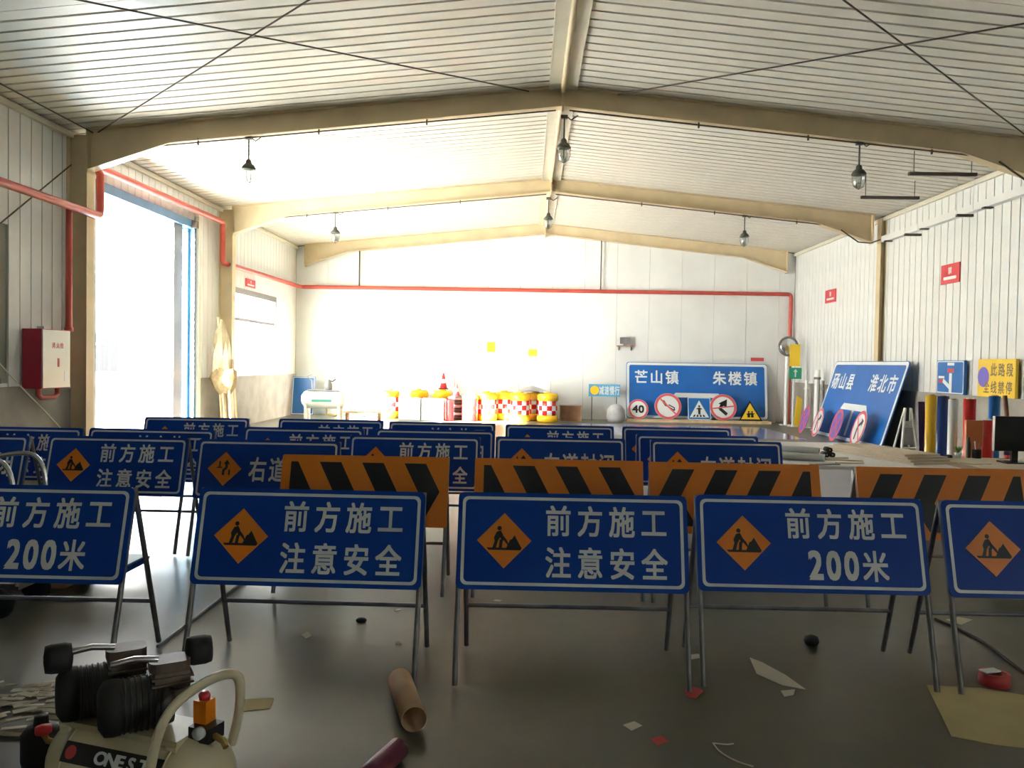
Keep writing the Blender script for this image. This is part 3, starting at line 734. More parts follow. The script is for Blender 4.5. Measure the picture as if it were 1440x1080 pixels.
tag(MB().lathe([(0.0, 0), (0.07, 0), (0.075, 0.02), (0.075, 0.12), (0.06, 0.14), (0.03, 0.145), (0.025, 0.19), (0.0, 0.19)], 16).build('black_canister', 'rubber', None, on_z(58, 1072)), 'small black canister on floor left of the compressor tank', 'canister')

# ---- floor litter
def flatsheet(name, pts, m, label, cat, group=None, z=0.004, th=0.002):
    P = [on_z(x, y, 0) for x, y in pts]; c = sum(P, Vector()) / len(P)
    poly = [((p - c).x, (p - c).y) for p in P]
    ar = sum(poly[i-1][0] * poly[i][1] - poly[i][0] * poly[i-1][1] for i in range(len(poly)))
    if ar < 0: poly = poly[::-1]
    return tag(MB().prism(poly, 0.0, th).build(name, m, None, (c.x, c.y, z - 0.003)), label, cat, group)
flatsheet('kraft_sheet', [(1303, 964), (1378, 968), (1452, 980), (1475, 1000), (1478, 1056), (1400, 1048), (1338, 1036)], 'kraft', 'large yellow kraft paper sheet on floor at lower right', 'paper')
flatsheet('paper_offcut', [(1054, 925), (1072, 932), (1105, 950), (1133, 970), (1100, 964), (1064, 948)], 'paper', 'white pointed paper offcut on floor below the right 200-metre sign', 'paper')
flatsheet('paper_piece', [(876, 1020), (892, 1015), (903, 1021), (888, 1028)], 'paper', 'small square white paper piece on the open floor', 'paper')
flatsheet('red_tape_scrap', [(914, 1040), (930, 1035), (941, 1043), (925, 1049)], 'redtape', 'small red tape scrap on floor beside the white square paper', 'scrap')
flatsheet('red_tape_scrap', [(962, 972), (975, 966), (990, 972), (978, 983), (966, 980)], 'redtape', 'red tape scrap under a leg of the right 200-metre sign', 'scrap')
flatsheet('paper_piece', [(1098, 972), (1118, 970), (1116, 978), (1103, 980)], 'paper', 'tiny pale scrap beneath the white pointed offcut', 'paper')
flatsheet('paper_piece', [(964, 922), (982, 920), (988, 925), (970, 928)], 'paper', 'tiny pale scrap behind the leg foot near centre right', 'paper')
flatsheet('paper_piece', [(423, 893), (432, 888), (438, 894), (430, 898)], 'paper', 'tiny white scrap under the left mind-safety sign', 'paper')
flatsheet('paper_piece', [(1348, 868), (1368, 872), (1352, 879), (1330, 872)], 'paper', 'pale scrap under the sign at the right edge', 'paper')
flatsheet('cream_sheet', [(346, 984), (386, 982), (380, 997), (342, 1001)], 'kraft', 'cream paper sheet on floor right of the compressor handle', 'paper')
p = on_z(1020, 1062)
tag(MB().tube(smooth([(-0.03, 0.10, 0.004), (0.03, 0.09, 0.004), (0.06, 0.1, 0.004)], 1), 0.003, 5).tube(smooth([(-0.03, 0.10, 0.004), (-0.02, 0.02, 0.004), (0.03, -0.06, 0.004), (0.09, -0.10, 0.004)], 2), 0.003, 5).build('white_string', 'paper', None, p), 'bent white string on floor at bottom right of centre', 'string')
p = on_z(1141, 906)
tag(MB().lathe([(0.0, 0), (0.035, 0.0), (0.045, 0.02), (0.038, 0.045), (0.012, 0.055), (0.0, 0.056)], 12).build('black_stopper', 'rubber', None, p), 'small round black knob on floor under the right 200-metre sign', 'knob')
p = on_z(508, 874)
tag(MB().lathe([(0.0, 0), (0.03, 0.0), (0.035, 0.012), (0.02, 0.022), (0, 0.024)], 9).build('dark_plug', 'rubber', None, p), 'tiny dark plug on floor behind the left mind-safety sign', 'plug')
p = on_z(1398, 962)
tr = thing('red_tape_roll', 'roll of red tape with white scrap near the right edge of floor', 'tape', p)
MB().lathe([(0.045, 0), (0.075, 0), (0.075, 0.06), (0.045, 0.06), (0.045, 0)], 18).build('tape', 'redtape', tr)
MB().lathe([(0.040, 0.002), (0.045, 0.002), (0.045, 0.058), (0.040, 0.058), (0.040, 0.002)], 18).build('core', 'card', tr)
MB().cbox((-0.01, 0.02, 0.065), (0.10, 0.05, 0.006), X=Matrix.Rotation(0.3, 4, 'Z')).build('loose_end', 'white', tr)
pts = [on_z(*v) for v in ((1315, 872), (1345, 885), (1385, 905), (1410, 925), (1445, 952))]
tag(MB().tube(smooth([v - pts[0] + Vector((0, 0, 0.008)) for v in pts], 2), 0.008, 6).build('extension_cable', 'rubber', None, pts[0]), 'dark power cord on floor at lower right', 'cord')
# cardboard tube and maroon roll
def lying_roll(name, a, c, r, m, label, cat, core=0.8, cm='card'):
    A, C_ = on_z(*a), on_z(*c); A.z = C_.z = r; d = C_ - A
    R = thing(name, label, cat, (A.x, A.y, 0)); X = Matrix.Translation((0, 0, r)) @ d.to_track_quat('Z', 'Y').to_matrix().to_4x4(); L = d.length
    MB().lathe([(r * core, 0), (r, 0), (r, L), (r * core, L), (r * core, 0)], 20, X=X).build('wall' if core > 0.7 else 'film', m, R)
    if core <= 0.7: MB().lathe([(r * core * .8, 0.0), (r * core, 0.0), (r * core, L), (r * core * .8, L), (r * core * .8, 0.0)], 14, X=X).build('core', cm, R)
    return R
lying_roll('cardboard_tube', (562, 972), (582, 1030), 0.058, 'card', 'brown cardboard tube lying on floor at bottom centre', 'tube', 0.93)
lying_roll('maroon_roll', (560, 1068), (495, 1130), 0.045, 'maroon', 'dark maroon film roll on floor cut off by the bottom edge', 'roll', 0.7)
# paper strips left of the compressor
r0 = random.Random(3)
for i in range(46):
    px = r0.uniform(-14, 84); py = 962 + r0.random() * 50 - max(0, px - 50) * 0.1
    if r0.random() < 0.15: py += r0.uniform(5, 40)
    p = on_z(px, py); l = r0.uniform(0.05, 0.13); wd = r0.uniform(0.015, 0.04); a = r0.uniform(-0.3, 0.9)
    q = MB(); q.box((-l/2, -wd/2, 0), (l/2, wd/2, 0.003))
    tag(q.build('paper_strip', r0.choice(['paper', 'paper', 'scrap2']), None, (p.x, p.y, 0.001 + 0.0031 * (i % 8)), (0, r0.uniform(-.04, .04), a)), 'pale paper strip in the litter heap left of the compressor', 'paper', 'paper strips left of the compressor')
for i, (px, py) in enumerate(((78, 945), (95, 963), (560, 905), (700, 845), (560, 858))):
    p = on_z(px, py)
    q = MB(); q.prism([(-0.03, -0.012), (0.02, -0.02), (0.035, 0.01), (-0.01, 0.02)], 0, 0.003)
    tag(q.build('paper_chip', 'paper', None, (p.x, p.y, 0.0), (0, 0, i)), ('small white chip beside the left motor of the compressor', 'small white chip just left of the compressor motor', 'small pale chip near rear leg of left mind-safety sign', 'small pale chip seen under the centre sign', 'small pale chip below left mind-safety sign panel')[i], 'paper')

# stack of boards lying on floor under the left sign
st = thing('sign_board_stack', 'low stack of blue sign boards lying on floor behind the left-edge sign', 'sign boards', (-3.62, 5.84, 0))
for k in range(2): MB().box((-0.60 + k * 0.9, -0.20, 0), (-0.50 + k * 0.9, 0.20, 0.09)).build('bearer', 'wood', st)
for k in range(4): MB().box((-0.78 + 0.008 * (k % 2), -0.25, 0.0905 + k * 0.014), (0.78 + 0.006 * (k % 3), 0.25, 0.1035 + k * 0.014)).build('board', 'lblue' if k == 3 else 'blue', st)
rod(on_z(222, 912) + Vector((0, 0, 0.012)), on_z(345, 817) + Vector((0, 0, 0.012)), 'thin dark steel rod lying on floor behind the compressor', 'rod', 0.011, 'steel_rod', 'leg')
# hand truck with bent tube handle
ht = thing('tube_frame_cart', 'grey bent-tube cart handle behind the left-edge 200-metre sign', 'cart', (-3.30, 4.98, 0))
for s in (0, 0.34):
    MB().tube(smooth([(-0.75, s, 0.80), (-0.3, s, 0.94), (0.0, s, 1.0), (0.10, s, 0.95), (0.14, s, 0.80), (0.16, s, 0.20)], 2), 0.016, 8).build('handle_tube', 'chrome', ht)
for z, x in ((0.30, 0.158), (0.72, 0.142)): MB().tube([(x, 0, z), (x, 0.34, z)], 0.014, 6).build('cross_tube', 'leg', ht)
MB().box((-0.72, 0.01, 0.17), (0.16, 0.33, 0.21)).build('deck', 'leg', ht)
for s in (0, 0.34): MB().tube([(-0.70, s, 0.19), (-0.70, s, 0.74)], 0.014, 6).build('post', 'leg', ht)
for x in (-0.62, 0.06):
    for s in (-0.02, 0.36):
        MB().lathe([(0.03, -0.02), (0.09, -0.02), (0.095, 0), (0.09, 0.02), (0.03, 0.02)], 14, X=Matrix.Translation((x, s, 0.0955)) @ Matrix.Rotation(PI/2, 4, 'X')).build('wheel', 'rubber', ht)

# ================================================================== FAR END: LEANING SIGNS
def lean_frame(loc, rz, lean):
    """matrix of a sheet standing on its lower edge at loc, facing local -y turned by rz, leaning back"""
    return Matrix.Translation(loc) @ Matrix.Rotation(rz, 4, 'Z') @ Matrix.Rotation(PI / 2 - lean, 4, 'X')
def sheet_thing(name, label, cat, loc, rz, lean, group=None):
    r = thing(name, label, cat, loc, 0, group)
    r.rotation_euler = (Matrix.Rotation(rz, 4, 'Z') @ Matrix.Rotation(PI / 2 - lean, 4, 'X')).to_euler()
    return r
def big_sign(label, left, right, loc, rz, lean, W=4.0, H=1.65, road=True):
    r = sheet_thing('direction_sign', label, 'road sign', loc, rz, lean, 'large blue direction signs')
    p = MB().prism([(x, y + H/2) for x, y in rrect(W, H, 0.08)], -0.02, 0.0).build('panel', 'skyblue', r)
    q = MB(); ring(q, [(x, y + H/2) for x, y in rrect(W - 0.03, H - 0.03, 0.08)], [(x, y + H/2) for x, y in rrect(W - 0.17, H - 0.17, 0.06)], 0.003); q.build('border', 'white', p)
    q = MB(); text(q, left, -W * 0.285, H * 0.735, 0.40, 0.42, 0.45, 0.003); q.build('lettering', 'white', p); q = MB(); text(q, right, W * 0.27, H * 0.735, 0.40, 0.42, 0.45, 0.003); q.build('lettering', 'white', p)
    q = MB(); q.flat([(-0.75, H*0.38), (0.75, H*0.38), (0.62, H*0.46), (-0.62, H*0.46)], 0.003); q.flat([(-0.06, 0.12), (0.06, 0.12), (0.06, H*0.385), (-0.06, H*0.385)], 0.0035); q.build('road_diagram', 'white', p)
    for x in (-W * 0.3, W * 0.3): MB().box((x - 0.03, 0.05, -0.06), (x + 0.03, H - 0.05, -0.021)).build('stiffener', 'chrome', r)
    return r
# sign 1 against the end wall
a = on_y(881, 570, 23.80); c = on_y(1081, 570, 23.80)
big_sign('large blue town-name direction sign leaning on the bright end wall', '芒山镇', '朱楼镇', ((a.x + c.x) / 2, 23.80, 0.085), 0.0, math.radians(9), W=c.x - a.x)
# sign 2 against the right wall
big_sign('large blue county and city direction sign leaning on right wall', '砀山县', '淮北市', (XR - 0.74, 18.35, 0.02), -PI / 2, math.radians(17), W=3.9, H=1.86)

def disc(label, r, loc, rz, lean, face='white', rim='pink', draw=None, group=None, nm='round_sign'):
    R = sheet_thing(nm, label, 'road sign', loc, rz, lean, group)
    p = MB().prism([(x, y + r) for x, y in circ(r, 32)], -0.008, 0.0).build('panel', face, R)
    q = MB(); ring(q, [(x, y + r) for x, y in circ(r * 0.985, 32)], [(x, y + r) for x, y in circ(r * 0.80, 32)], 0.002); q.build('rim', rim, p)
    if draw:
        for nm2, m, fn in draw:
            q = MB(); fn(q, r); q.build(nm2, m, p, (0, r, 0.003))
    return R
def d40(q, r): text(q, '40', 0, 0, r * 1.05, r * 0.85, r * 0.98)
def dhorn(q, r):
    q.flat([(-0.45*r, 0.38*r), (-0.30*r, 0.48*r), (-0.05*r, 0.12*r), (-0.20*r, -0.0*r)]); bar(q, (-0.15*r, 0.08*r), (0.45*r, -0.30*r), 0.10*r, 0); bar(q, (0.05*r, 0.12*r), (0.50*r, -0.12*r), 0.08*r, 0); bar(q, (0.46*r, -0.10*r), (0.48*r, -0.32*r), 0.08*r, 0)
def dslash(q, r): bar(q, (-0.56*r, 0.56*r), (0.56*r, -0.56*r), 0.12*r, 0.001)
def dslash2(q, r): bar(q, (-0.78*r, -0.10*r), (0.78*r, 0.10*r), 0.10*r, 0.001)
def dturn(q, r):
    bar(q, (0.25*r, -0.55*r), (-0.25*r, -0.10*r), 0.24*r, 0); bar(q, (-0.28*r, -0.16*r), (0.0*r, 0.35*r), 0.22*r, 0); q.flat([(-0.35*r, 0.28*r), (0.30*r, 0.62*r), (0.25*r, 0.0*r)][::-1])
def dturn2(q, r):
    bar(q, (-0.15*r, -0.6*r), (-0.15*r, 0.1*r), 0.18*r, 0); bar(q, (-0.2*r, 0.05*r), (0.25*r, 0.35*r), 0.18*r, 0); q.flat([(0.10*r, 0.58*r), (0.50*r, 0.45*r), (0.35*r, 0.08*r)][::-1])
def dx2(q, r):
    bar(q, (-0.56*r, 0.56*r), (0.56*r, -0.56*r), 0.16*r, 0); bar(q, (-0.56*r, -0.56*r), (0.56*r, 0.56*r), 0.16*r, 0.0004)
def at_floor_y(px, y): return Vector((on_y(px, 580, y).x, y, 0))
UP = Vector((0, 0, 0.08)); G = 'small signs before the town-name sign'
tag(MB().box((-2.05, -0.25, 0), (2.05, 0.22, 0.078)).build('timber_sleeper', 'timber', None, (at_floor_y(981, 23.65).x, 23.65, 0)), 'low timber sleeper under the town-name sign and small signs', 'timber')
disc('round 40 speed-limit sign leaning on the town-name sign', 0.29, at_floor_y(898, 23.50) + UP, 0, math.radians(14), draw=[('number', 'black', d40)], group=G)
disc('round no-horn sign leaning on the town-name sign', 0.385, at_floor_y(940, 23.48) + UP, 0, math.radians(14), draw=[('horn', 'black', dhorn), ('slash', 'pink', dslash)], group=G)
disc('round curved-arrow prohibition sign leaning on the town-name sign', 0.385, at_floor_y(1018, 23.48) + UP, 0, math.radians(14), draw=[('arrow', 'black', dturn), ('slash', 'pink', dslash2)], group=G)
R = sheet_thing('crossing_sign', 'square blue pedestrian-crossing sign between the two round prohibition signs', 'road sign', at_floor_y(984, 23.54) + UP, 0, math.radians(14), G)
p = MB().box((-0.33, 0, -0.008), (0.33, 0.66, 0)).build('panel', 'film_b2', R)
q = MB(); ring(q, [(x, y + .33) for x, y in rrect(.65, .65, .02)], [(x, y + .33) for x, y in rrect(.61, .61, .02)], .002); q.build('border', 'white', p)
MB().flat([(-0.28, 0.07), (0.28, 0.07), (0, 0.57)], 0.002).build('triangle', 'white', p)
q = MB(); q.flat([(x, y) for x, y in circ(0.03, 10, (0, 0.40))], 0.004); q.flat([(-0.04, 0.36), (-0.03, 0.16), (0.03, 0.16), (0.04, 0.36)], 0.004); q.flat([(-0.08, 0.34), (0.08, 0.34), (0.08, 0.31), (-0.08, 0.31)], 0.0043)
for k in range(4): q.flat([(-0.19 + k * 0.1, 0.09), (-0.13 + k * 0.1, 0.09), (-0.11 + k * 0.08, 0.15), (-0.15 + k * 0.08, 0.15)], 0.0046)
q.build('pictogram', 'black', p)
R = sheet_thing('children_warning_sign', 'yellow triangular children warning sign leaning on the town-name sign', 'road sign', at_floor_y(1056, 23.54) + UP, 0, math.radians(14), G)
p = MB().prism([(-0.34, 0), (0.34, 0), (0, 0.60)], -0.008, 0).build('panel', 'black', R)
MB().flat([(-0.27, 0.045), (0.27, 0.045), (0, 0.52)], 0.002).build('face', 'yellow', p)
q = MB()
for s in (-1, 1):
    q.flat(circ(0.025, 8, (s * 0.05, 0.26)), 0.004); q.flat([(s*0.05 - 0.03, 0.23), (s*0.05 - 0.04, 0.10), (s*0.05 + 0.04, 0.10), (s*0.05 + 0.03, 0.23)], 0.004); bar(q, (s*0.05 - 0.07, 0.19), (s*0.05 + 0.07, 0.21), 0.025, 0.0044)
q.build('pictogram', 'black', p)
G = 'round signs before the city sign'
def at_wall(px, dx, y): return Vector((XR - dx, y, 0))
for px, r, face, drw, lab, yy in ((1162, 0.36, 'purpleblue', [('cross', 'pink', dx2)], 'round blue no-stopping sign at the far end of the leaning city sign', 20.5),
                              (1177, 0.36, 'white', [('arrow', 'black', dturn2), ('slash', 'pink', dslash)], 'round white turn-prohibition sign second from the far end of city sign', 19.55),
                              (1202, 0.38, 'purpleblue', [('cross', 'pink', dx2)], 'round blue no-stopping sign at middle of the leaning city sign', 18.4),
                              (1232, 0.40, 'white', [('arrow', 'black', dturn2), ('slash', 'pink', dslash)], 'round white turn-prohibition sign at the near end of the city sign', 17.2)):
    disc(lab, r, Vector((XR - 0.99, yy, 0)), -PI / 2 - 0.10, math.radians(17), face=face, draw=drw, group=G)

# ================================================================== FAR END: BARRELS AND OTHER GOODS
def barrel_mesh():
    prof = [(0.24, 0), (0.285, 0.02), (0.285, 0.16), (0.27, 0.18), (0.27, 0.30), (0.27, 0.42), (0.27, 0.54), (0.27, 0.60), (0.29, 0.62), (0.29, 0.74), (0.24, 0.79), (0.12, 0.80)]
    def mf(i, j): return 0
    return prof
def make_barrel():
    r = thing('traffic_barrel', '', 'barrel')
    MB().lathe([(0.24, 0), (0.29, 0.02), (0.29, 0.17), (0.265, 0.18), (0.265, 0.60), (0.29, 0.61), (0.29, 0.74), (0.25, 0.79), (0.10, 0.80)], 24).build('body', 'film_y', r)
    MB().lathe([(0.268, 0.19 + 0.1325 * i) for i in range(4)], 24, mfun=lambda i, j: ((j // 2) + i) % 2).build('chequer_band', ['white', 'film_r'], r)
    MB().lathe([(0.10, 0.80), (0.10, 0.83), (0.0, 0.835)], 12).build('fill_cap', 'film_y', r)
    return r
br = make_barrel()
bl = [(684, 22.9, 'yellow red-and-white chequered barrel at left of the group of five, beside the red drum'), (709, 23.4, 'yellow chequered barrel second from left in group of five'), (731, 22.75, 'yellow chequered barrel at middle of group of five'),
      (753, 23.4, 'yellow chequered barrel second from right in group of five'), (770, 22.75, 'yellow chequered barrel at right of group of five beside brown box'),
      (548, 23.3, 'yellow chequered barrel behind the left white carton'), (588, 23.75, 'yellow-topped barrel behind the gap between white cartons'), (622, 23.55, 'yellow-topped barrel carrying a traffic cone')]
for i, (px, y, lab) in enumerate(bl):
    o = br if i == 0 else copy_tree(br); p = at_floor_y(px, y); o.location = p; o.rotation_euler = (0, 0, i * 0.37); o['label'] = lab; o['group'] = 'yellow traffic barrels'
for i, px in enumerate((577, 609)):
    p = at_floor_y(px, 22.75)
    r = thing('white_carton', ('left', 'right')[i] + ' of two white cartons standing before the yellow barrels', 'carton', p, group='white cartons')
    MB().box((-0.30, -0.2, 0), (0.30, 0.2, 0.60)).build('box', 'white', r)
    for z in (0.2, 0.4): MB().box((-0.303, -0.203, z), (0.303, 0.203, z + 0.012)).build('strap', 'plywood', r)
def cone(px, y, z0, h, lab):
    p = at_floor_y(px, y); p.z = z0; r = thing('traffic_cone', lab, 'traffic cone', p, group='traffic cones')
    MB().box((-0.13, -0.13, 0), (0.13, 0.13, 0.02)).build('base', 'rubber', r)
    MB().lathe([(0.11, 0.02), (0.02, h), (0.0, h + 0.003)], 14).build('cone_body', 'red', r)
    MB().lathe([(0.11 - 0.09 * .35 + .002, 0.02 + (h - .02) * .35), (0.11 - 0.09 * .62 + .002, 0.02 + (h - .02) * .62)], 14).build('white_band', 'white', r)
cone(623, 23.55, 0.836, 0.46, 'red and white traffic cone standing on a yellow barrel')
cone(641, 23.05, 0.66, 0.34, 'red and white traffic cone on top of the black hose coil')
p = at_floor_y(641, 23.05); r = thing('hose_coil', 'stacked coil of dark corrugated hose beside red drum', 'hose', p)
for k in range(6):
    q = MB(); n = 16; pts = [(0.19 * math.cos(2*PI*j/n) + 0.008*(k % 2), 0.19 * math.sin(2*PI*j/n), 0.055 + k * 0.11) for j in range(n + 1)]
    q.tube(pts, 0.055, 8, cap=False); q.build('hose_turn', 'rubber' if k % 2 == 0 else 'leg', r)
p = at_floor_y(661, 22.55); r = thing('red_drum', 'red drum topped with brown sacking beside chequered barrels', 'drum', p)
MB().lathe([(0.20, 0), (0.22, 0.01), (0.22, 0.2), (0.225, 0.21), (0.22, 0.22), (0.22, 0.4), (0.225, 0.41), (0.22, 0.42), (0.22, 0.60), (0.2, 0.61)], 20).build('drum_body', 'film_r', r)
MB().lathe([(0.23, 0.60), (0.22, 0.68), (0.16, 0.76), (0.06, 0.80), (0.0, 0.80)], 9).build('sacking', 'burlap', r)
tag(MB().lathe([(0.10, 0), (0.115, 0.02), (0.115, 0.56), (0.10, 0.6), (0.0, 0.62)], 16).build('red_canister', 'film_r', None, at_floor_y(632, 22.45)), 'slim red canister between white carton and hose coil', 'canister')
p = at_floor_y(745, 23.0); p.z = 0.84
tag(MB().add([(-0.35, -0.2, 0.0), (0.0, -0.25, 0.05), (0.4, -0.2, -0.01), (-0.3, 0.2, 0.06), (0.05, 0.25, 0.16), (0.45, 0.2, 0.03), (-0.3, 0.5, 0.0), (0.05, 0.55, 0.08), (0.42, 0.5, 0.0)] + [(-0.35, -0.2, -0.002), (0.4, -0.2, -0.012), (0.42, 0.5, -0.002), (-0.3, 0.5, -0.002)],
    [(0,1,4,3),(1,2,5,4),(3,4,7,6),(4,5,8,7),(9,12,11,10)]).build('grey_tarp', 'tarp', None, p), 'crumpled grey tarp lying on top of the chequered barrels', 'tarp')
p = at_floor_y(802, 23.4); r = thing('brown_box', 'brown wooden box on floor right of the chequered barrels', 'box', p)
MB().box((-0.30, -0.2, 0), (0.30, 0.2, 0.42)).build('body', 'wood', r)
for x in (-0.31, 0.28): MB().box((x, -0.212, 0.0), (x + 0.03, -0.2, 0.42)).build('batten', 'card', r)
MB().box((-0.32, -0.215, 0.42), (0.32, 0.215, 0.44)).build('lid', 'wood', r)
# slow-down sign on posts
a = on_y(828, 540, 23.6); c = on_y(872, 558, 23.6)
r = thing('slow_sign', 'small light-blue slow-down sign with yellow disc near end wall', 'road sign', ((a.x + c.x) / 2, 23.6, 0))
hw = (c.x - a.x) / 2
p = MB().box((-hw, -0.01, c.z), (hw, 0.01, a.z)).build('panel', 'lblue', r)
MB().flat(circ(0.13, 16)).build('disc', 'yellow', p, (-hw + 0.17, -0.012, (a.z + c.z) / 2), (PI/2, 0, 0))
q = MB(); text(q, '减速慢行', 0, 0, 0.14, 0.26, 0.15); q.build('lettering', 'white', p, (0.14, -0.012, (a.z + c.z) / 2), (PI/2, 0, 0))
for x in (-hw + 0.1, hw - 0.1): MB().tube([(x, 0.03, 0), (x, 0.03, a.z - 0.02)], 0.016, 6).build('post', 'leg', r)
tag(MB().lathe([(0.0, 0), (0.22, 0), (0.27, 0.10), (0.25, 0.34), (0.16, 0.46), (0.05, 0.50), (0.0, 0.5)], 11).build('white_sack', 'tarp', None, at_floor_y(866, 23.35)), 'pale bulging sack beside the town-name sign', 'sack')

# leaning blue sign at far left corner, green and red boards
def board(name, px0, px1, y, z0, z1, m, lab, cat, lean=10, extra=None):
    a = on_y(px0, 560, y); c = on_y(px1, 560, y); hw = (c.x - a.x) / 2
    r = sheet_thing(name, lab, cat, ((a.x + c.x) / 2, y, z0), 0, math.radians(lean)); h = z1 - z0
    p = MB().box((-hw, 0, -0.012), (hw, h, 0)).build('panel', m, r)
    q = MB(); ring(q, [(x, y_ + h/2) for x, y_ in rrect(hw*2 - .02, h - .02, .02)], [(x, y_ + h/2) for x, y_ in rrect(hw*2 - .07, h - .07, .02)], .002); q.build('border', 'white', p)
    if extra: extra(p, hw, h)
    return r
board('blue_board', 409, 441, 23.60, 0.02, 1.14, 'film_b2', 'blue sign board leaning in the far left corner', 'road sign')
def ex_green(p, hw, h):
    q = MB(); text(q, '50', hw * 0.3, h * 0.28, 0.20, 0.20, 0.22, 0.003); q.flat([(0.0, h*.52), (hw*.7, h*.52), (hw*.7, h*.60), (0, h*.60)], 0.003); q.flat([(hw*.15, h*.7), (hw*.55, h*.7), (hw*.35, h*.9)], .003); q.build('markings', 'white', p)
board('green_board', 496, 518, 23.55, 0.05, 0.80, 'green', 'green route sign board with white markings standing left of cartons', 'road sign', extra=ex_green)
def ex_red(p, hw, h):
    q = MB()
    for k in range(2): q.flat([(-hw*.7, h*(.3 + .3*k)), (hw*.7, h*(.3 + .3*k)), (hw*.7, h*(.38 + .3*k)), (-hw*.7, h*(.38 + .3*k))], .003)
    q.build('markings', 'white', p)
board('red_board', 518, 535, 23.5, 0.02, 0.82, 'red', 'red notice board with white lines beside green route board', 'sign board', extra=ex_red)
board('white_board', 494, 536, 23.80, 0.05, 1.02, 'film_w', 'white board behind the green and red boards', 'board')

# white air tank on legs
p = at_floor_y(455, 20.6); r = thing('air_tank', 'white horizontal air tank on legs near far left corner', 'air tank', p)
A = along_x(0, 0.62)
tkk = MB().lathe([(0.0, -0.56), (0.12, -0.54), (0.20, -0.48), (0.225, -0.40), (0.225, 0.40), (0.20, 0.48), (0.12, 0.54), (0.0, 0.56)], 20, X=A).build('tank', 'tank', r)
q = MB(); q.box((-0.25, -0.232, 0.57), (0.25, -0.2255, 0.63)); q.build('stripe', 'green', tkk)
MB().box((-0.40, -0.12, 0.845), (0.40, 0.12, 0.865)).build('top_plate', 'alu', r)
for x in (-0.42, 0.42):
    for yy in (-0.16, 0.16): MB().box((x - 0.03, yy - 0.03, 0), (x + 0.03, yy + 0.03, 0.52)).build('leg', 'flash', r)
pu = MB().lathe([(0.08, 0.865), (0.10, 0.90), (0.10, 1.0), (0.07, 1.05), (0.04, 1.12), (0.0, 1.13)], 12, X=Matrix.Translation((0.12, 0, 0))).build('pump', 'alu', r)
MB().tube([(0.12, 0, 1.10), (0.22, 0, 1.08), (0.30, 0, 1.14)], 0.015, 6).build('lever', 'iron', pu)
MB().tube([(-0.30, 0, 0.86), (-0.32, 0, 1.10), (-0.42, 0, 1.20), (-0.30, 0, 1.25)], 0.014, 6).build('pipe', 'alu', r)
MB().tube([(0.1, -0.05, 0.40), (0.1, -0.05, 0.25), (0.3, -0.05, 0.22), (0.42, -0.05, 0.28)], 0.03, 8).build('drain_pipe', 'brass', r)
p = at_floor_y(490, 21.2); r = thing('bench', 'low wooden bench beside the white air tank', 'bench', p)
MB().box((-0.1, -0.15, 0.26), (0.85, 0.15, 0.31)).build('seat', 'timber', r)
for x in (-0.05, 0.78): MB().box((x, -0.12, 0), (x + 0.05, 0.12, 0.26)).build('leg', 'wood', r)

# small plates on walls
def wall_plate(name, px0, py0, px1, py1, wall, m, lab, marks=None, group=None, cat='sign'):
    if wall == 'back':
        a = on_y(px0, py0, Y1 - 0.02); c = on_y(px1, py1, Y1 - 0.02); wd, h = c.x - a.x, a.z - c.z; loc = ((a.x + c.x)/2, Y1 - 0.005, c.z); rot = (PI/2, 0, 0)
    else:
        X = XL + 0.02 if wall == 'left' else XR - 0.02
        a = on_x(px0, py0, X); c = on_x(px1, py1, X); wd, h = abs(c.y - a.y), abs(a.z - c.z); loc = (XL + 0.005 if wall == 'left' else XR - 0.005, (a.y + c.y)/2, min(a.z, c.z)); rot = (PI/2, 0, PI/2 if wall == 'left' else -PI/2)
    r = thing(name, lab, cat, loc, 0, group); r.rotation_euler = rot
    p = MB().box((-wd/2, 0, 0), (wd/2, h, 0.02)).build('plate', m, r)
    if marks:
        q = MB(); marks(q, wd, h); q.build('markings', 'white', p, (0, 0, 0.0215))
    return r
def mk_fire(q, w_, h): text(q, '禁', 0, h * 0.66, h * .4, h * .4, h * .4); q.flat([(-w_*.35, h*.2), (w_*.35, h*.2), (w_*.35, h*.36), (-w_*.35, h*.36)])
wall_plate('red_notice', 1324, 374, 1349, 396, 'right', 'red', 'red no-smoking notice high on right wall, nearer one', mk_fire, 'red wall notices')
wall_plate('red_notice', 1161, 409, 1175, 424, 'right', 'red', 'red notice high on right wall near the end bay', mk_fire, 'red wall notices')
wall_plate('red_notice', 346, 391, 359, 406, 'left', 'red', 'red notice above the far left window', mk_fire, 'red wall notices')
wall_plate('yellow_notice', 685, 481, 696, 495, 'back', 'yellow', 'small yellow notice on end wall, left one above chequered barrels', None, 'yellow wall notices')
wall_plate('yellow_notice', 743, 491, 755, 501, 'back', 'yellow', 'small yellow notice on end wall, right one above chequered barrels', None, 'yellow wall notices')
wall_plate('red_label', 1056, 503, 1074, 508, 'back', 'redtape', 'small red plate on end wall above the corner of town-name sign')
a = on_y(880, 486, Y1 - 0.15)
r = thing('wall_shelf', 'small dark wall shelf on the bright end wall', 'shelf', (a.x, Y1 - 0.15, a.z))
MB().box((-0.25, -0.13, -0.025), (0.22, 0.14, 0.0)).build('board', 'wood', r)
for x in (-0.2, 0.16): MB().box((x, 0.10, -0.14), (x + 0.03, 0.14, -0.025)).build('bracket', 'rod', r)
r = thing('small_monitor', 'small grey monitor on the wall shelf', 'monitor', (a.x - 0.02, Y1 - 0.15, a.z))
MB().box((-0.15, -0.02, 0.05), (0.15, 0.02, 0.24)).build('screen', 'alu', r); MB().box((-0.05, -0.05, 0.0), (0.05, 0.05, 0.05)).build('stand', 'alu', r)

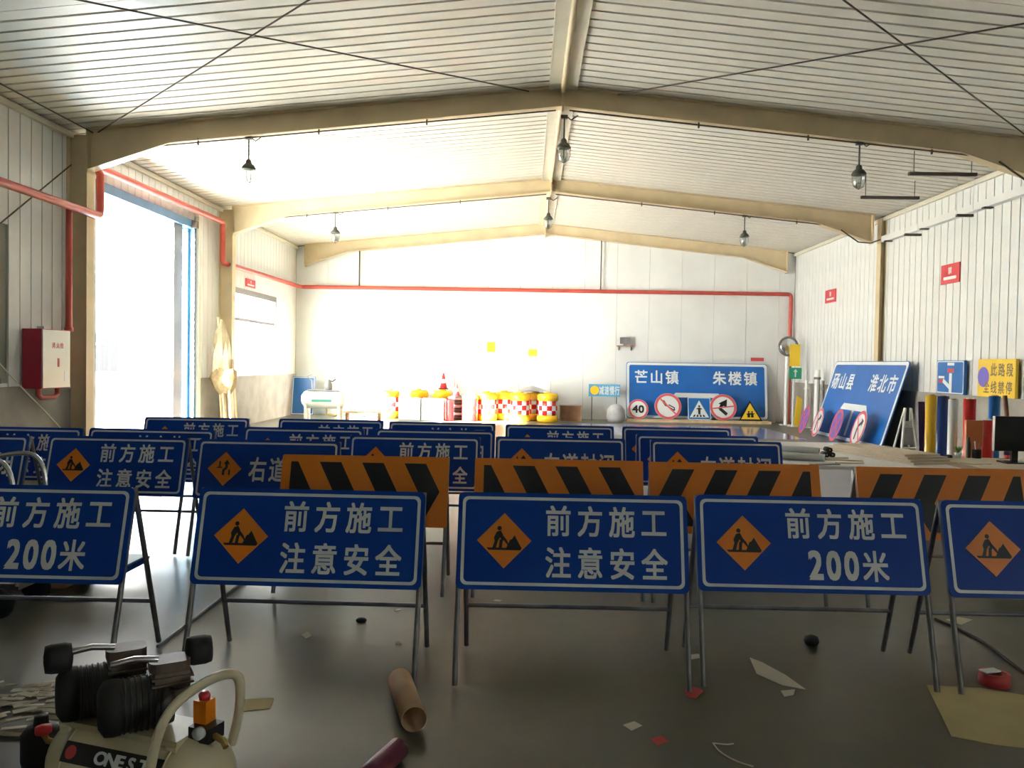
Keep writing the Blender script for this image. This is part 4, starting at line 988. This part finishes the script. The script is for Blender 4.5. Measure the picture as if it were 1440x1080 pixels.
# posts and mirror in the far right corner
p = at_floor_y(1105, 23.2); r = thing('mirror_post', 'white post with round convex mirror in far right corner', 'mirror', p)
MB().tube([(0, 0, 0), (0, 0, 2.25)], 0.055, 10).build('post', 'film_w', r); MB().box((-0.14, -0.14, 0), (0.14, 0.14, 0.02)).build('base_plate', 'film_w', r)
mrr = MB().lathe([(0.26, 0.0), (0.20, 0.03), (0.12, 0.055), (0.0, 0.065)], 22, X=Matrix.Translation((0, -0.07, 2.22)) @ Matrix.Rotation(PI/2, 4, 'X')).build('mirror', 'chrome', r)
MB().lathe([(0.25, -0.02), (0.28, -0.02), (0.285, 0.01), (0.26, 0.015)], 22, X=Matrix.Translation((0, -0.07, 2.22)) @ Matrix.Rotation(PI/2, 4, 'X')).build('rim', 'alu', mrr)
p = at_floor_y(1119, 22.7); r = thing('notice_post', 'slim white post carrying a yellow plate above a green plate', 'sign post', p)
MB().tube([(-0.08, 0, 0), (-0.08, 0, 1.95)], 0.035, 8).build('post', 'film_w', r); MB().box((-0.2, -0.1, 0), (0.04, 0.1, 0.02)).build('base_plate', 'film_w', r)
a = on_y(1111, 484, 22.65); c = on_y(1125, 515, 22.65)
MB().box((a.x - p.x, -0.055, c.z), (c.x - p.x, -0.04, a.z)).build('yellow_plate', 'yellow', r)
a2 = on_y(1110, 517, 22.65); c2 = on_y(1127, 533, 22.65)
gp = MB().box((a2.x - p.x, -0.055, c2.z), (c2.x - p.x, -0.04, a2.z)).build('green_plate', 'green', r)
xm = (a2.x + c2.x)/2 - p.x; zm = (a2.z + c2.z)/2
q = MB(); bar(q, (0, -0.10), (0, 0.06), 0.04, 0); q.flat([(-0.06, 0.04), (0.06, 0.04), (0, 0.12)]); q.build('arrow', 'white', gp, (xm, -0.0565, zm), (PI/2, 0, 0))
for i, (px, top, y, rr, lab) in enumerate(((1133, 535, 22.3, 0.045, 'short white post leaning right of the green plate'), (1148, 520, 21.4, 0.07, 'thick white post with bolted collar beside the city sign'), (1156, 535, 21.2, 0.04, 'thin grey post behind the thick white post'))):
    p = at_floor_y(px, y); zt = on_y(px, top, y).z
    r = thing('spare_post', lab, 'post', p, group='spare posts in far right corner')
    MB().tube([(0, 0, 0), (0.02, 0.05, zt)], rr, 10).build('tube', 'film_w' if i < 2 else 'leg', r)
    MB().lathe([(rr, 0), (rr + 0.02, 0), (rr + 0.02, 0.06), (rr, 0.06)], 10, X=Matrix.Translation((0.013, 0.03, zt - 0.25))).build('collar', 'alu' if i else 'film_w', r)
    MB().box((-0.12, -0.1, 0), (0.12, 0.1, 0.018)).build('base_plate', 'film_w', r)
tag(MB().prism([(-0.12, 0), (0.05, 0.0), (0.12, 0.75), (-0.02, 0.85)], -0.01, 0.01, X=Matrix.Rotation(PI/2 - 0.05, 4, 'X')).build('yellow_flag_board', 'yellow', None, at_floor_y(1122, 22.95)), 'yellow narrow board leaning behind the white posts', 'board')
# glossy sheets on the floor before the town sign
for i, (x0, x1, ya, yb, z, m, lab) in enumerate(((0.9, 3.5, 19.0, 22.3, 0.0, 'sheet', 'glossy blue-grey metal sheet on floor before the town-name sign, left'),
                                              (3.55, 6.35, 18.6, 22.2, 0.0, 'sheet', 'glossy blue-grey metal sheet on floor before the white posts, right'),
                                              (2.4, 5.2, 18.9, 21.4, 0.007, 'sheet2', 'paler glossy metal sheet lying on top of two blue-grey sheets'))):
    tag(MB().box((-(x1-x0)/2, -(yb-ya)/2, 0), ((x1-x0)/2, (yb-ya)/2, 0.006)).build('metal_sheet', m, None, ((x0+x1)/2, (ya+yb)/2, z)), lab, 'metal sheet', 'metal sheets on the floor')

# ================================================================== LEFT: CHAIN, LEANING BUNDLE
p = on_x(271, 440, XL + 0.06); zt = 4.3
r = thing('hoist_chain', 'door hoist chain hanging on wall beside the doorway', 'chain', (XL + 0.10, p.y, 0.9))
q = MB(); n = 56
for k in range(n):
    z = k * 0.06; s = 0.022
    if k % 2: pts = [(-s*.6, 0, z - .03), (-s*.6, 0, z + .03), (s*.6, 0, z + .03), (s*.6, 0, z - .03), (-s*.6, 0, z - .03)]
    else: pts = [(0, -s, z - .03), (0, -s, z + .03), (0, s, z + .03), (0, s, z - .03), (0, -s, z - .03)]
    q.tube(pts, 0.006, 4)
lk = q.build('chain_links', 'rod', r); lk['kind'] = 'stuff'
MB().box((-0.09, -0.06, n * 0.06), (0.05, 0.06, n * 0.06 + 0.14)).build('hoist_bracket', 'rod', r)
p = Vector((XL + 0.36, 17.45, 0)); r = thing('timber_bundle', 'leaning bundle of pale timber lengths wrapped in cream plastic sheet by left column', 'timber', p)
for k, (dx, dy, tx, h) in enumerate(((0.10, -0.1, -0.20, 2.5), (0.20, 0.0, -0.22, 2.35), (0.05, 0.15, -0.18, 2.2), (0.24, -0.12, -0.15, 1.9), (0.28, 0.1, -0.1, 1.6), (0.0, 0.0, -0.14, 2.0))):
    MB().tube([(dx, dy, 0.0), (dx + tx, dy * 0.5, h)], 0.03, 5).build('timber_length', 'timber', r)
rr = random.Random(5)
q = MB(); n = 11; prof = [(0.14, 1.0), (0.22, 1.15), (0.27, 1.4), (0.25, 1.65), (0.22, 1.95), (0.16, 2.15), (0.08, 2.3), (0.03, 2.42)]
vs = []; 
for rad, z in prof:
    for j in range(n):
        w_ = rad * rr.uniform(0.75, 1.2); vs.append((0.0 - 0.06 * z + 0.10 + w_ * 0.8 * math.cos(2*PI*j/n) * 0.9, w_ * math.sin(2*PI*j/n), z + rr.uniform(-.06, .06)))
fs = [(i*n+j, i*n+(j+1) % n, (i+1)*n+(j+1) % n, (i+1)*n+j) for i in range(len(prof)-1) for j in range(n)]
q.add(vs, fs); q.build('plastic_wrap', 'sheeting', r)
q = MB(); vs = []
for rad, z in ((0.12, 0.85), (0.25, 1.0), (0.29, 1.2), (0.24, 1.4)):
    for j in range(n):
        w_ = rad * rr.uniform(0.8, 1.15); vs.append((0.10 - 0.05 * z + w_ * math.cos(2*PI*j/n), w_ * math.sin(2*PI*j/n), z + rr.uniform(-.05, .05)))
q.add(vs, [(i*n+j, i*n+(j+1) % n, (i+1)*n+(j+1) % n, (i+1)*n+j) for i in range(3) for j in range(n)]); q.build('sacking', 'burlap', r)

# floodlight outside, seen through the doorway
p = on_y(204, 287, 17.4); r = thing('floodlight', 'dark floodlight on a bracket outside, seen through top of doorway', 'lamp', p)
MB().lathe([(0.0, -0.16), (0.12, -0.12), (0.18, 0.0), (0.19, 0.10), (0.0, 0.11)], 14, X=Matrix.Rotation(-0.7, 4, 'Y')).build('housing', 'alu', r)
MB().tube([(0, 0, 0.05), (0.2, 0.1, 0.35), (XL - 0.2 - p.x, 0.2, 0.45)], 0.02, 6).build('bracket', 'alu', r)

# ================================================================== RIGHT: WALL SIGNS ON THE DADO
def wall_board(name, px0, px1, py0, py1, m, lab):
    X = XR - 0.10; a = on_x(px0, py0, X); c = on_x(px1, py1, X)
    r = thing(name, lab, 'road sign', (X, (a.y + c.y)/2, DADO)); r.rotation_euler = (PI/2, 0, -PI/2); hw = abs(a.y - c.y)/2; h = a.z - DADO
    return r, MB().box((-hw, 0, -0.05), (hw, h, 0)).build('panel', m, r), hw, h
r, p, hw, h = wall_board('route_sign', 1318, 1355, 507, 549, 'film_b2', 'blue route sign with branching white arrow standing on the right dado')
q = MB(); ring(q, [(x, y + h/2) for x, y in rrect(2*hw - .02, h - .02, .03)], [(x, y + h/2) for x, y in rrect(2*hw - .06, h - .06, .03)], .002); q.build('border', 'white', p)
q = MB(); bar(q, (0.05*hw, 0.03*h), (0.05*hw, 0.62*h), .10*hw*2, .003); bar(q, (0.05*hw, 0.18*h), (-0.5*hw, 0.40*h), .08*hw*2, .0034); q.flat([(-.2*hw, .85*h), (.3*hw, .85*h), (.3*hw, .93*h), (-.2*hw, .93*h)], .003); q.flat([(-.85*hw, .46*h), (-.4*hw, .46*h), (-.4*hw, .53*h), (-.85*hw, .53*h)], .003); q.build('arrow', 'white', p)
q = MB(); q.flat([(-.2*hw, .64*h), (.3*hw, .64*h), (.3*hw, .76*h), (-.2*hw, .76*h)], .003); q.flat([(-.85*hw, .32*h), (-.42*hw, .32*h), (-.42*hw, .43*h), (-.85*hw, .43*h)], .003); q.build('route_number', 'redtape', p)
r, p, hw, h = wall_board('parking_notice', 1376, 1427, 505, 556, 'yellow', 'yellow notice sign with purple disc standing on right dado')
q = MB(); q.flat(circ(0.16*2*hw/1.0, 18, (-hw*.68, h*.52)), .003); q.build('disc', 'purpleblue', p)
q = MB(); text(q, '此路段', hw*.3, h*.72, hw*.36, hw*.42, hw*.42, .003); text(q, '全线禁停', hw*.1, h*.26, hw*.34, hw*.40, hw*.40, .003); q.build('lettering', 'burlap', p)
tag(thing('white_easel', '', 'easel', (0, 0, 0)), 'small white folding frame standing by right wall beside city sign', 'easel')
r = bpy.data.objects['white_easel']; r.location = (6.75, 14.6, 0)
for s in (-1, 1):
    MB().tube([(s * 0.16, -0.12, 0), (s * 0.05, 0.0, 0.95)], 0.02, 6).build('front_leg', 'film_w', r)
    MB().tube([(s * 0.16, 0.28, 0), (s * 0.05, 0.02, 0.95)], 0.018, 6).build('rear_leg', 'film_w', r)
for z in (0.25, 0.62): MB().tube([(-0.16 + z*.115, -0.12 + .126*z, z), (0.16 - z*.115, -0.12 + .126*z, z)], 0.014, 6).build('rung', 'film_w', r)
MB().box((-0.09, -0.03, 0.30), (0.09, -0.02, 0.72)).build('board', 'tarp', r)

# ================================================================== RIGHT: WORK TABLE
TZ = 0.75
tb = thing('work_table', 'large white work table behind the chevron boards at right', 'table', (3.15, 8.62, 0))
MB().box((-0.80, -1.18, TZ - 0.03), (0.80, 1.18, TZ)).build('table_top', 'tablew', tb)
for x in (-0.74, 0.74):
    for yy in (-1.1, 1.1): MB().box((x - 0.03, yy - 0.03, 0), (x + 0.03, yy + 0.03, TZ - 0.03)).build('leg', 'leg', tb)
def top_roll(a, c, r, lab, m='film_w', z=TZ):
    A = on_z(a[0], a[1], z + r); C_ = on_z(c[0], c[1], z + r); d = C_ - A; L = d.length
    R = thing('film_roll', lab, 'film roll', (A.x, A.y, z), group='film rolls lying on the work table'); X = Matrix.Translation((0, 0, r)) @ d.to_track_quat('Z', 'Y').to_matrix().to_4x4()
    MB().lathe([(r * .45, 0), (r, 0), (r, L), (r * .45, L), (r * .45, 0)], 16, X=X).build('film', m, R)
    MB().lathe([(r * .4, L + .002), (r * .62, L + .002), (r * .62, L - 0.03), (r*.4, L - .03)], 12, X=X).build('end_cap', 'rubber', R)
top_roll((1075, 629), (1152, 634), 0.035, 'rear white film roll lying on the work table')
top_roll((1080, 639), (1160, 644), 0.035, 'front white film roll lying on the work table')
tpl = Vector(on_z(1163, 638, TZ + 0.03))
for i, (dx, dz) in enumerate(((-0.028, 0.027), (0.028, 0.027), (0.0, 0.074))):
    R = thing('black_tape_roll', ('left lower', 'right lower', 'upper')[i] + ' of three black tape rolls piled on the work table', 'tape', (tpl.x + dx, tpl.y - 0.02, TZ + dz), group='black tape rolls')
    MB().lathe([(0.008, -0.06), (0.026, -0.06), (0.026, 0.06), (0.008, 0.06), (0.008, -0.06)], 14, X=Matrix.Rotation(PI/2, 4, 'X')).build('tape', 'rubber', R)
    MB().lathe([(0.006, -0.058), (0.0079, -0.058), (0.0079, 0.058), (0.006, 0.058)], 10, X=Matrix.Rotation(PI/2, 4, 'X')).build('core', 'card', R)
for i, (px, py, l, a, m) in enumerate(((1172, 645, 0.30, 0.2, 'paper'), (1185, 650, 0.36, -0.15, 'timber'), (1160, 654, 0.30, 0.3, 'scrap2'), (1195, 654, 0.25, 0.0, 'paper'))):
    c = on_z(px, py, TZ)
    tag(MB().box((-l/2, -0.02, 0), (l/2, 0.02, 0.012)).build('offcut_strip', m, None, (c.x, c.y, TZ + 0.0005 + 0.0125 * (i % 2)), (0, 0, a)), ('pale strip just right of the black tape rolls', 'timber-coloured strip at the table front', 'tan strip at the table front left of the others', 'short pale strip at the table front right')[i], 'strip', 'offcut strips on the work table')
bd = thing('board_stack', 'stack of pale boards lying on the right half of the work table', 'boards', (3.62, 8.42, TZ), 0.30)
for k in range(4): MB().box((-0.26 + 0.02*k, -0.75 + 0.06 * k, 0.0005 + k * 0.02), (0.24 - 0.03 * (k % 2), 0.62 - 0.05 * k, 0.0185 + k * 0.02)).build('board', 'plywood', bd)

# ================================================================== RIGHT: DESK AND FILM ROLLS
dk = thing('desk', 'desk with monitor and clutter at right edge', 'desk', (5.15, 7.95, 0))
MB().box((-1.0, -0.45, TZ - 0.03), (1.0, 0.45, TZ)).build('desk_top', 'plywood', dk)
for x in (-0.97, 0.95): MB().box((x, -0.42, 0), (x + 0.02, 0.42, TZ - 0.03)).build('side_panel', 'plywood', dk)
MB().box((-0.95, 0.38, 0.2), (0.95, 0.40, TZ - 0.03)).build('modesty_panel', 'plywood', dk)
a = on_y(1398, 585, 7.95); c = on_y(1462, 635, 7.95)
mo = thing('computer_monitor', 'black computer monitor on the desk at right edge', 'monitor', ((a.x + c.x)/2, 7.95, TZ))
hw = (c.x - a.x)/2
MB().box((-hw, -0.02, c.z - TZ), (hw, 0.02, a.z - TZ)).build('screen', 'screen', mo)
MB().box((-0.03, 0.02, 0.015), (0.03, 0.05, 0.25)).build('neck', 'screen', mo); MB().box((-0.12, -0.06, 0), (0.12, 0.12, 0.015)).build('foot', 'screen', mo)
def desk_item(px, py): c = on_z(px, py, TZ); return Vector((min(max(c.x, 4.2), 6.1), min(max(c.y, 7.55), 8.35), TZ))
p = desk_item(1367, 643); r = thing('pen_holder', 'dark pen holder on the desk left of the monitor', 'pen holder', p)
MB().lathe([(0.035, 0), (0.04, 0.0), (0.042, 0.09), (0.036, 0.09), (0.034, 0.005)], 12).build('cup', 'iron', r)
for k, (x, y_) in enumerate(((0.01, 0.02), (0.02, -0.01), (-0.015, 0.0))): MB().tube([(x*.3, y_*.3, 0.01), (x * 1.6, y_ * 1.6, 0.15 + 0.01 * k)], 0.006, 5).build('pen', ('redtape', 'leg', 'film_w')[k], r)
p = desk_item(1343, 643); r = thing('potted_plant', 'tiny green plant on the desk at its left end', 'plant', p)
MB().lathe([(0.025, 0), (0.035, 0.05), (0.03, 0.05)], 10).build('pot', 'film_w', r)
for k in range(8):
    a_ = k * 0.8; MB().prism([(-0.008, 0), (0.008, 0), (0.012, 0.05), (0, 0.09), (-0.012, 0.05)], 0, 0.002, X=Matrix.Translation((0, 0, 0.045)) @ Matrix.Rotation(a_, 4, 'Z') @ Matrix.Rotation(PI/2 - 0.6, 4, 'X')).build('leaf', 'plant', r)
p = desk_item(1349, 641); tag(MB().lathe([(0.02, 0), (0.022, 0.01), (0.022, 0.15), (0.012, 0.18), (0.012, 0.21), (0, 0.21)], 10).build('dark_bottle', 'lamp_green', None, p + Vector((0, 0.03, 0))), 'slim dark bottle on desk beside the plant', 'bottle')
p = desk_item(1391, 640); r = thing('pink_cup', 'pink cup with dark label on the desk before the red film roll', 'cup', p)
MB().lathe([(0.03, 0), (0.036, 0.02), (0.036, 0.16), (0.02, 0.18), (0, 0.18)], 12).build('cup_body', 'pink', r); MB().lathe([(0.0365, 0.04), (0.0365, 0.11)], 12).build('label_wrap', 'purple', r)
p = desk_item(1440, 650); p.y = 7.62; r = thing('keyboard', 'black keyboard on desk below the monitor', 'keyboard', p)
MB().box((-0.2, -0.06, 0), (0.2, 0.06, 0.018)).build('case', 'screen', r)
for row in range(3): MB().box((-0.19, -0.05 + row * 0.035, 0.018), (0.19, -0.02 + row * 0.035, 0.023)).build('key_row', 'iron', r)
p = desk_item(1372, 652); tag(MB().box((-0.11, -0.08, 0), (0.11, 0.08, 0.008)).build('paper_pad', 'paper', None, p, (0, 0, 0.3)), 'pale paper pad on desk in front of the pen holder', 'paper')
p = desk_item(1332, 643); tag(MB().lathe([(0.0, 0), (0.03, 0), (0.032, 0.015), (0.02, 0.03), (0, 0.032)], 12).build('computer_mouse', 'screen', None, p), 'small black mouse at the left corner of the desk', 'mouse')
def standing(px, top, y, wpx, m, lab, core='card', lean=0.0, nm='film_roll'):
    p = at_floor_y(px, y); zt = on_y(px, top, y).z; r = wpx * y / F / 2
    p.x = on_y(px, top, y).x
    R = thing(nm, lab, 'film roll', p, group='standing film rolls')
    MB().lathe([(r * .6, 0), (r, 0), (r, zt), (r * .6, zt), (r*.6, 0.0)], 18).build('film', m, R)
    MB().lathe([(r * .5, 0.001), (r * .598, 0.001), (r * .598, zt + 0.012), (r * .5, zt + 0.012), (r*.5, 0.001)], 14).build('core', core, R)
standing(1310, 556, 8.70, 14.5, 'film_y', 'tall yellow film roll standing left of the desk')
standing(1326, 557, 9.0, 17, 'film_b', 'tall dark blue film roll standing right of the yellow roll')
standing(1341, 562, 8.85, 13, 'film_w', 'tall white film roll standing between dark blue and red rolls')
standing(1364, 561, 9.1, 16, 'film_r', 'tall red film roll standing behind the orange board', 'film_w')
standing(1399, 557, 9.1, 15, 'film_b2', 'tall bright blue film roll standing behind the monitor')
standing(1390, 591, 8.75, 15, 'film_r', 'shorter red film roll standing left of the monitor', 'film_w')
c = at_floor_y(1370, 8.62); zt = on_y(1370, 591, 8.62).z
tag(MB().box((-0.085, -0.02, 0), (0.085, 0.02, zt)).build('orange_board', 'film_o', None, c), 'orange upright board behind the pen holder', 'board')
a = on_y(1296, 565, 9.3); c2 = Vector((on_y(1301, 640, 9.1).x, 9.1, 0))
tag(MB().add([(-0.03, 0, 0), (0.05, 0, 0), (a.x - c2.x + 0.045, 0.22, a.z), (a.x - c2.x - 0.03, 0.22, a.z)] + [(-0.03, 0.02, 0), (0.05, 0.02, 0), (a.x - c2.x + 0.045, 0.24, a.z), (a.x - c2.x - 0.03, 0.24, a.z)], [(0,1,2,3),(7,6,5,4),(0,4,5,1),(1,5,6,2),(2,6,7,3),(3,7,4,0)]).build('dark_board', 'purple', None, c2), 'narrow dark purple board leaning left of the yellow roll', 'board')
a = on_y(1413, 556, 9.3); c2 = on_y(1425, 600, 9.15)
tag(MB().tube([(0, 0, 0), (a.x - c2.x - 0.10, 0.1, a.z)], 0.025, 8).build('brown_pole', 'wood', None, (c2.x + 0.10, 9.2, 0)), 'brown wooden pole leaning behind the monitor', 'pole')
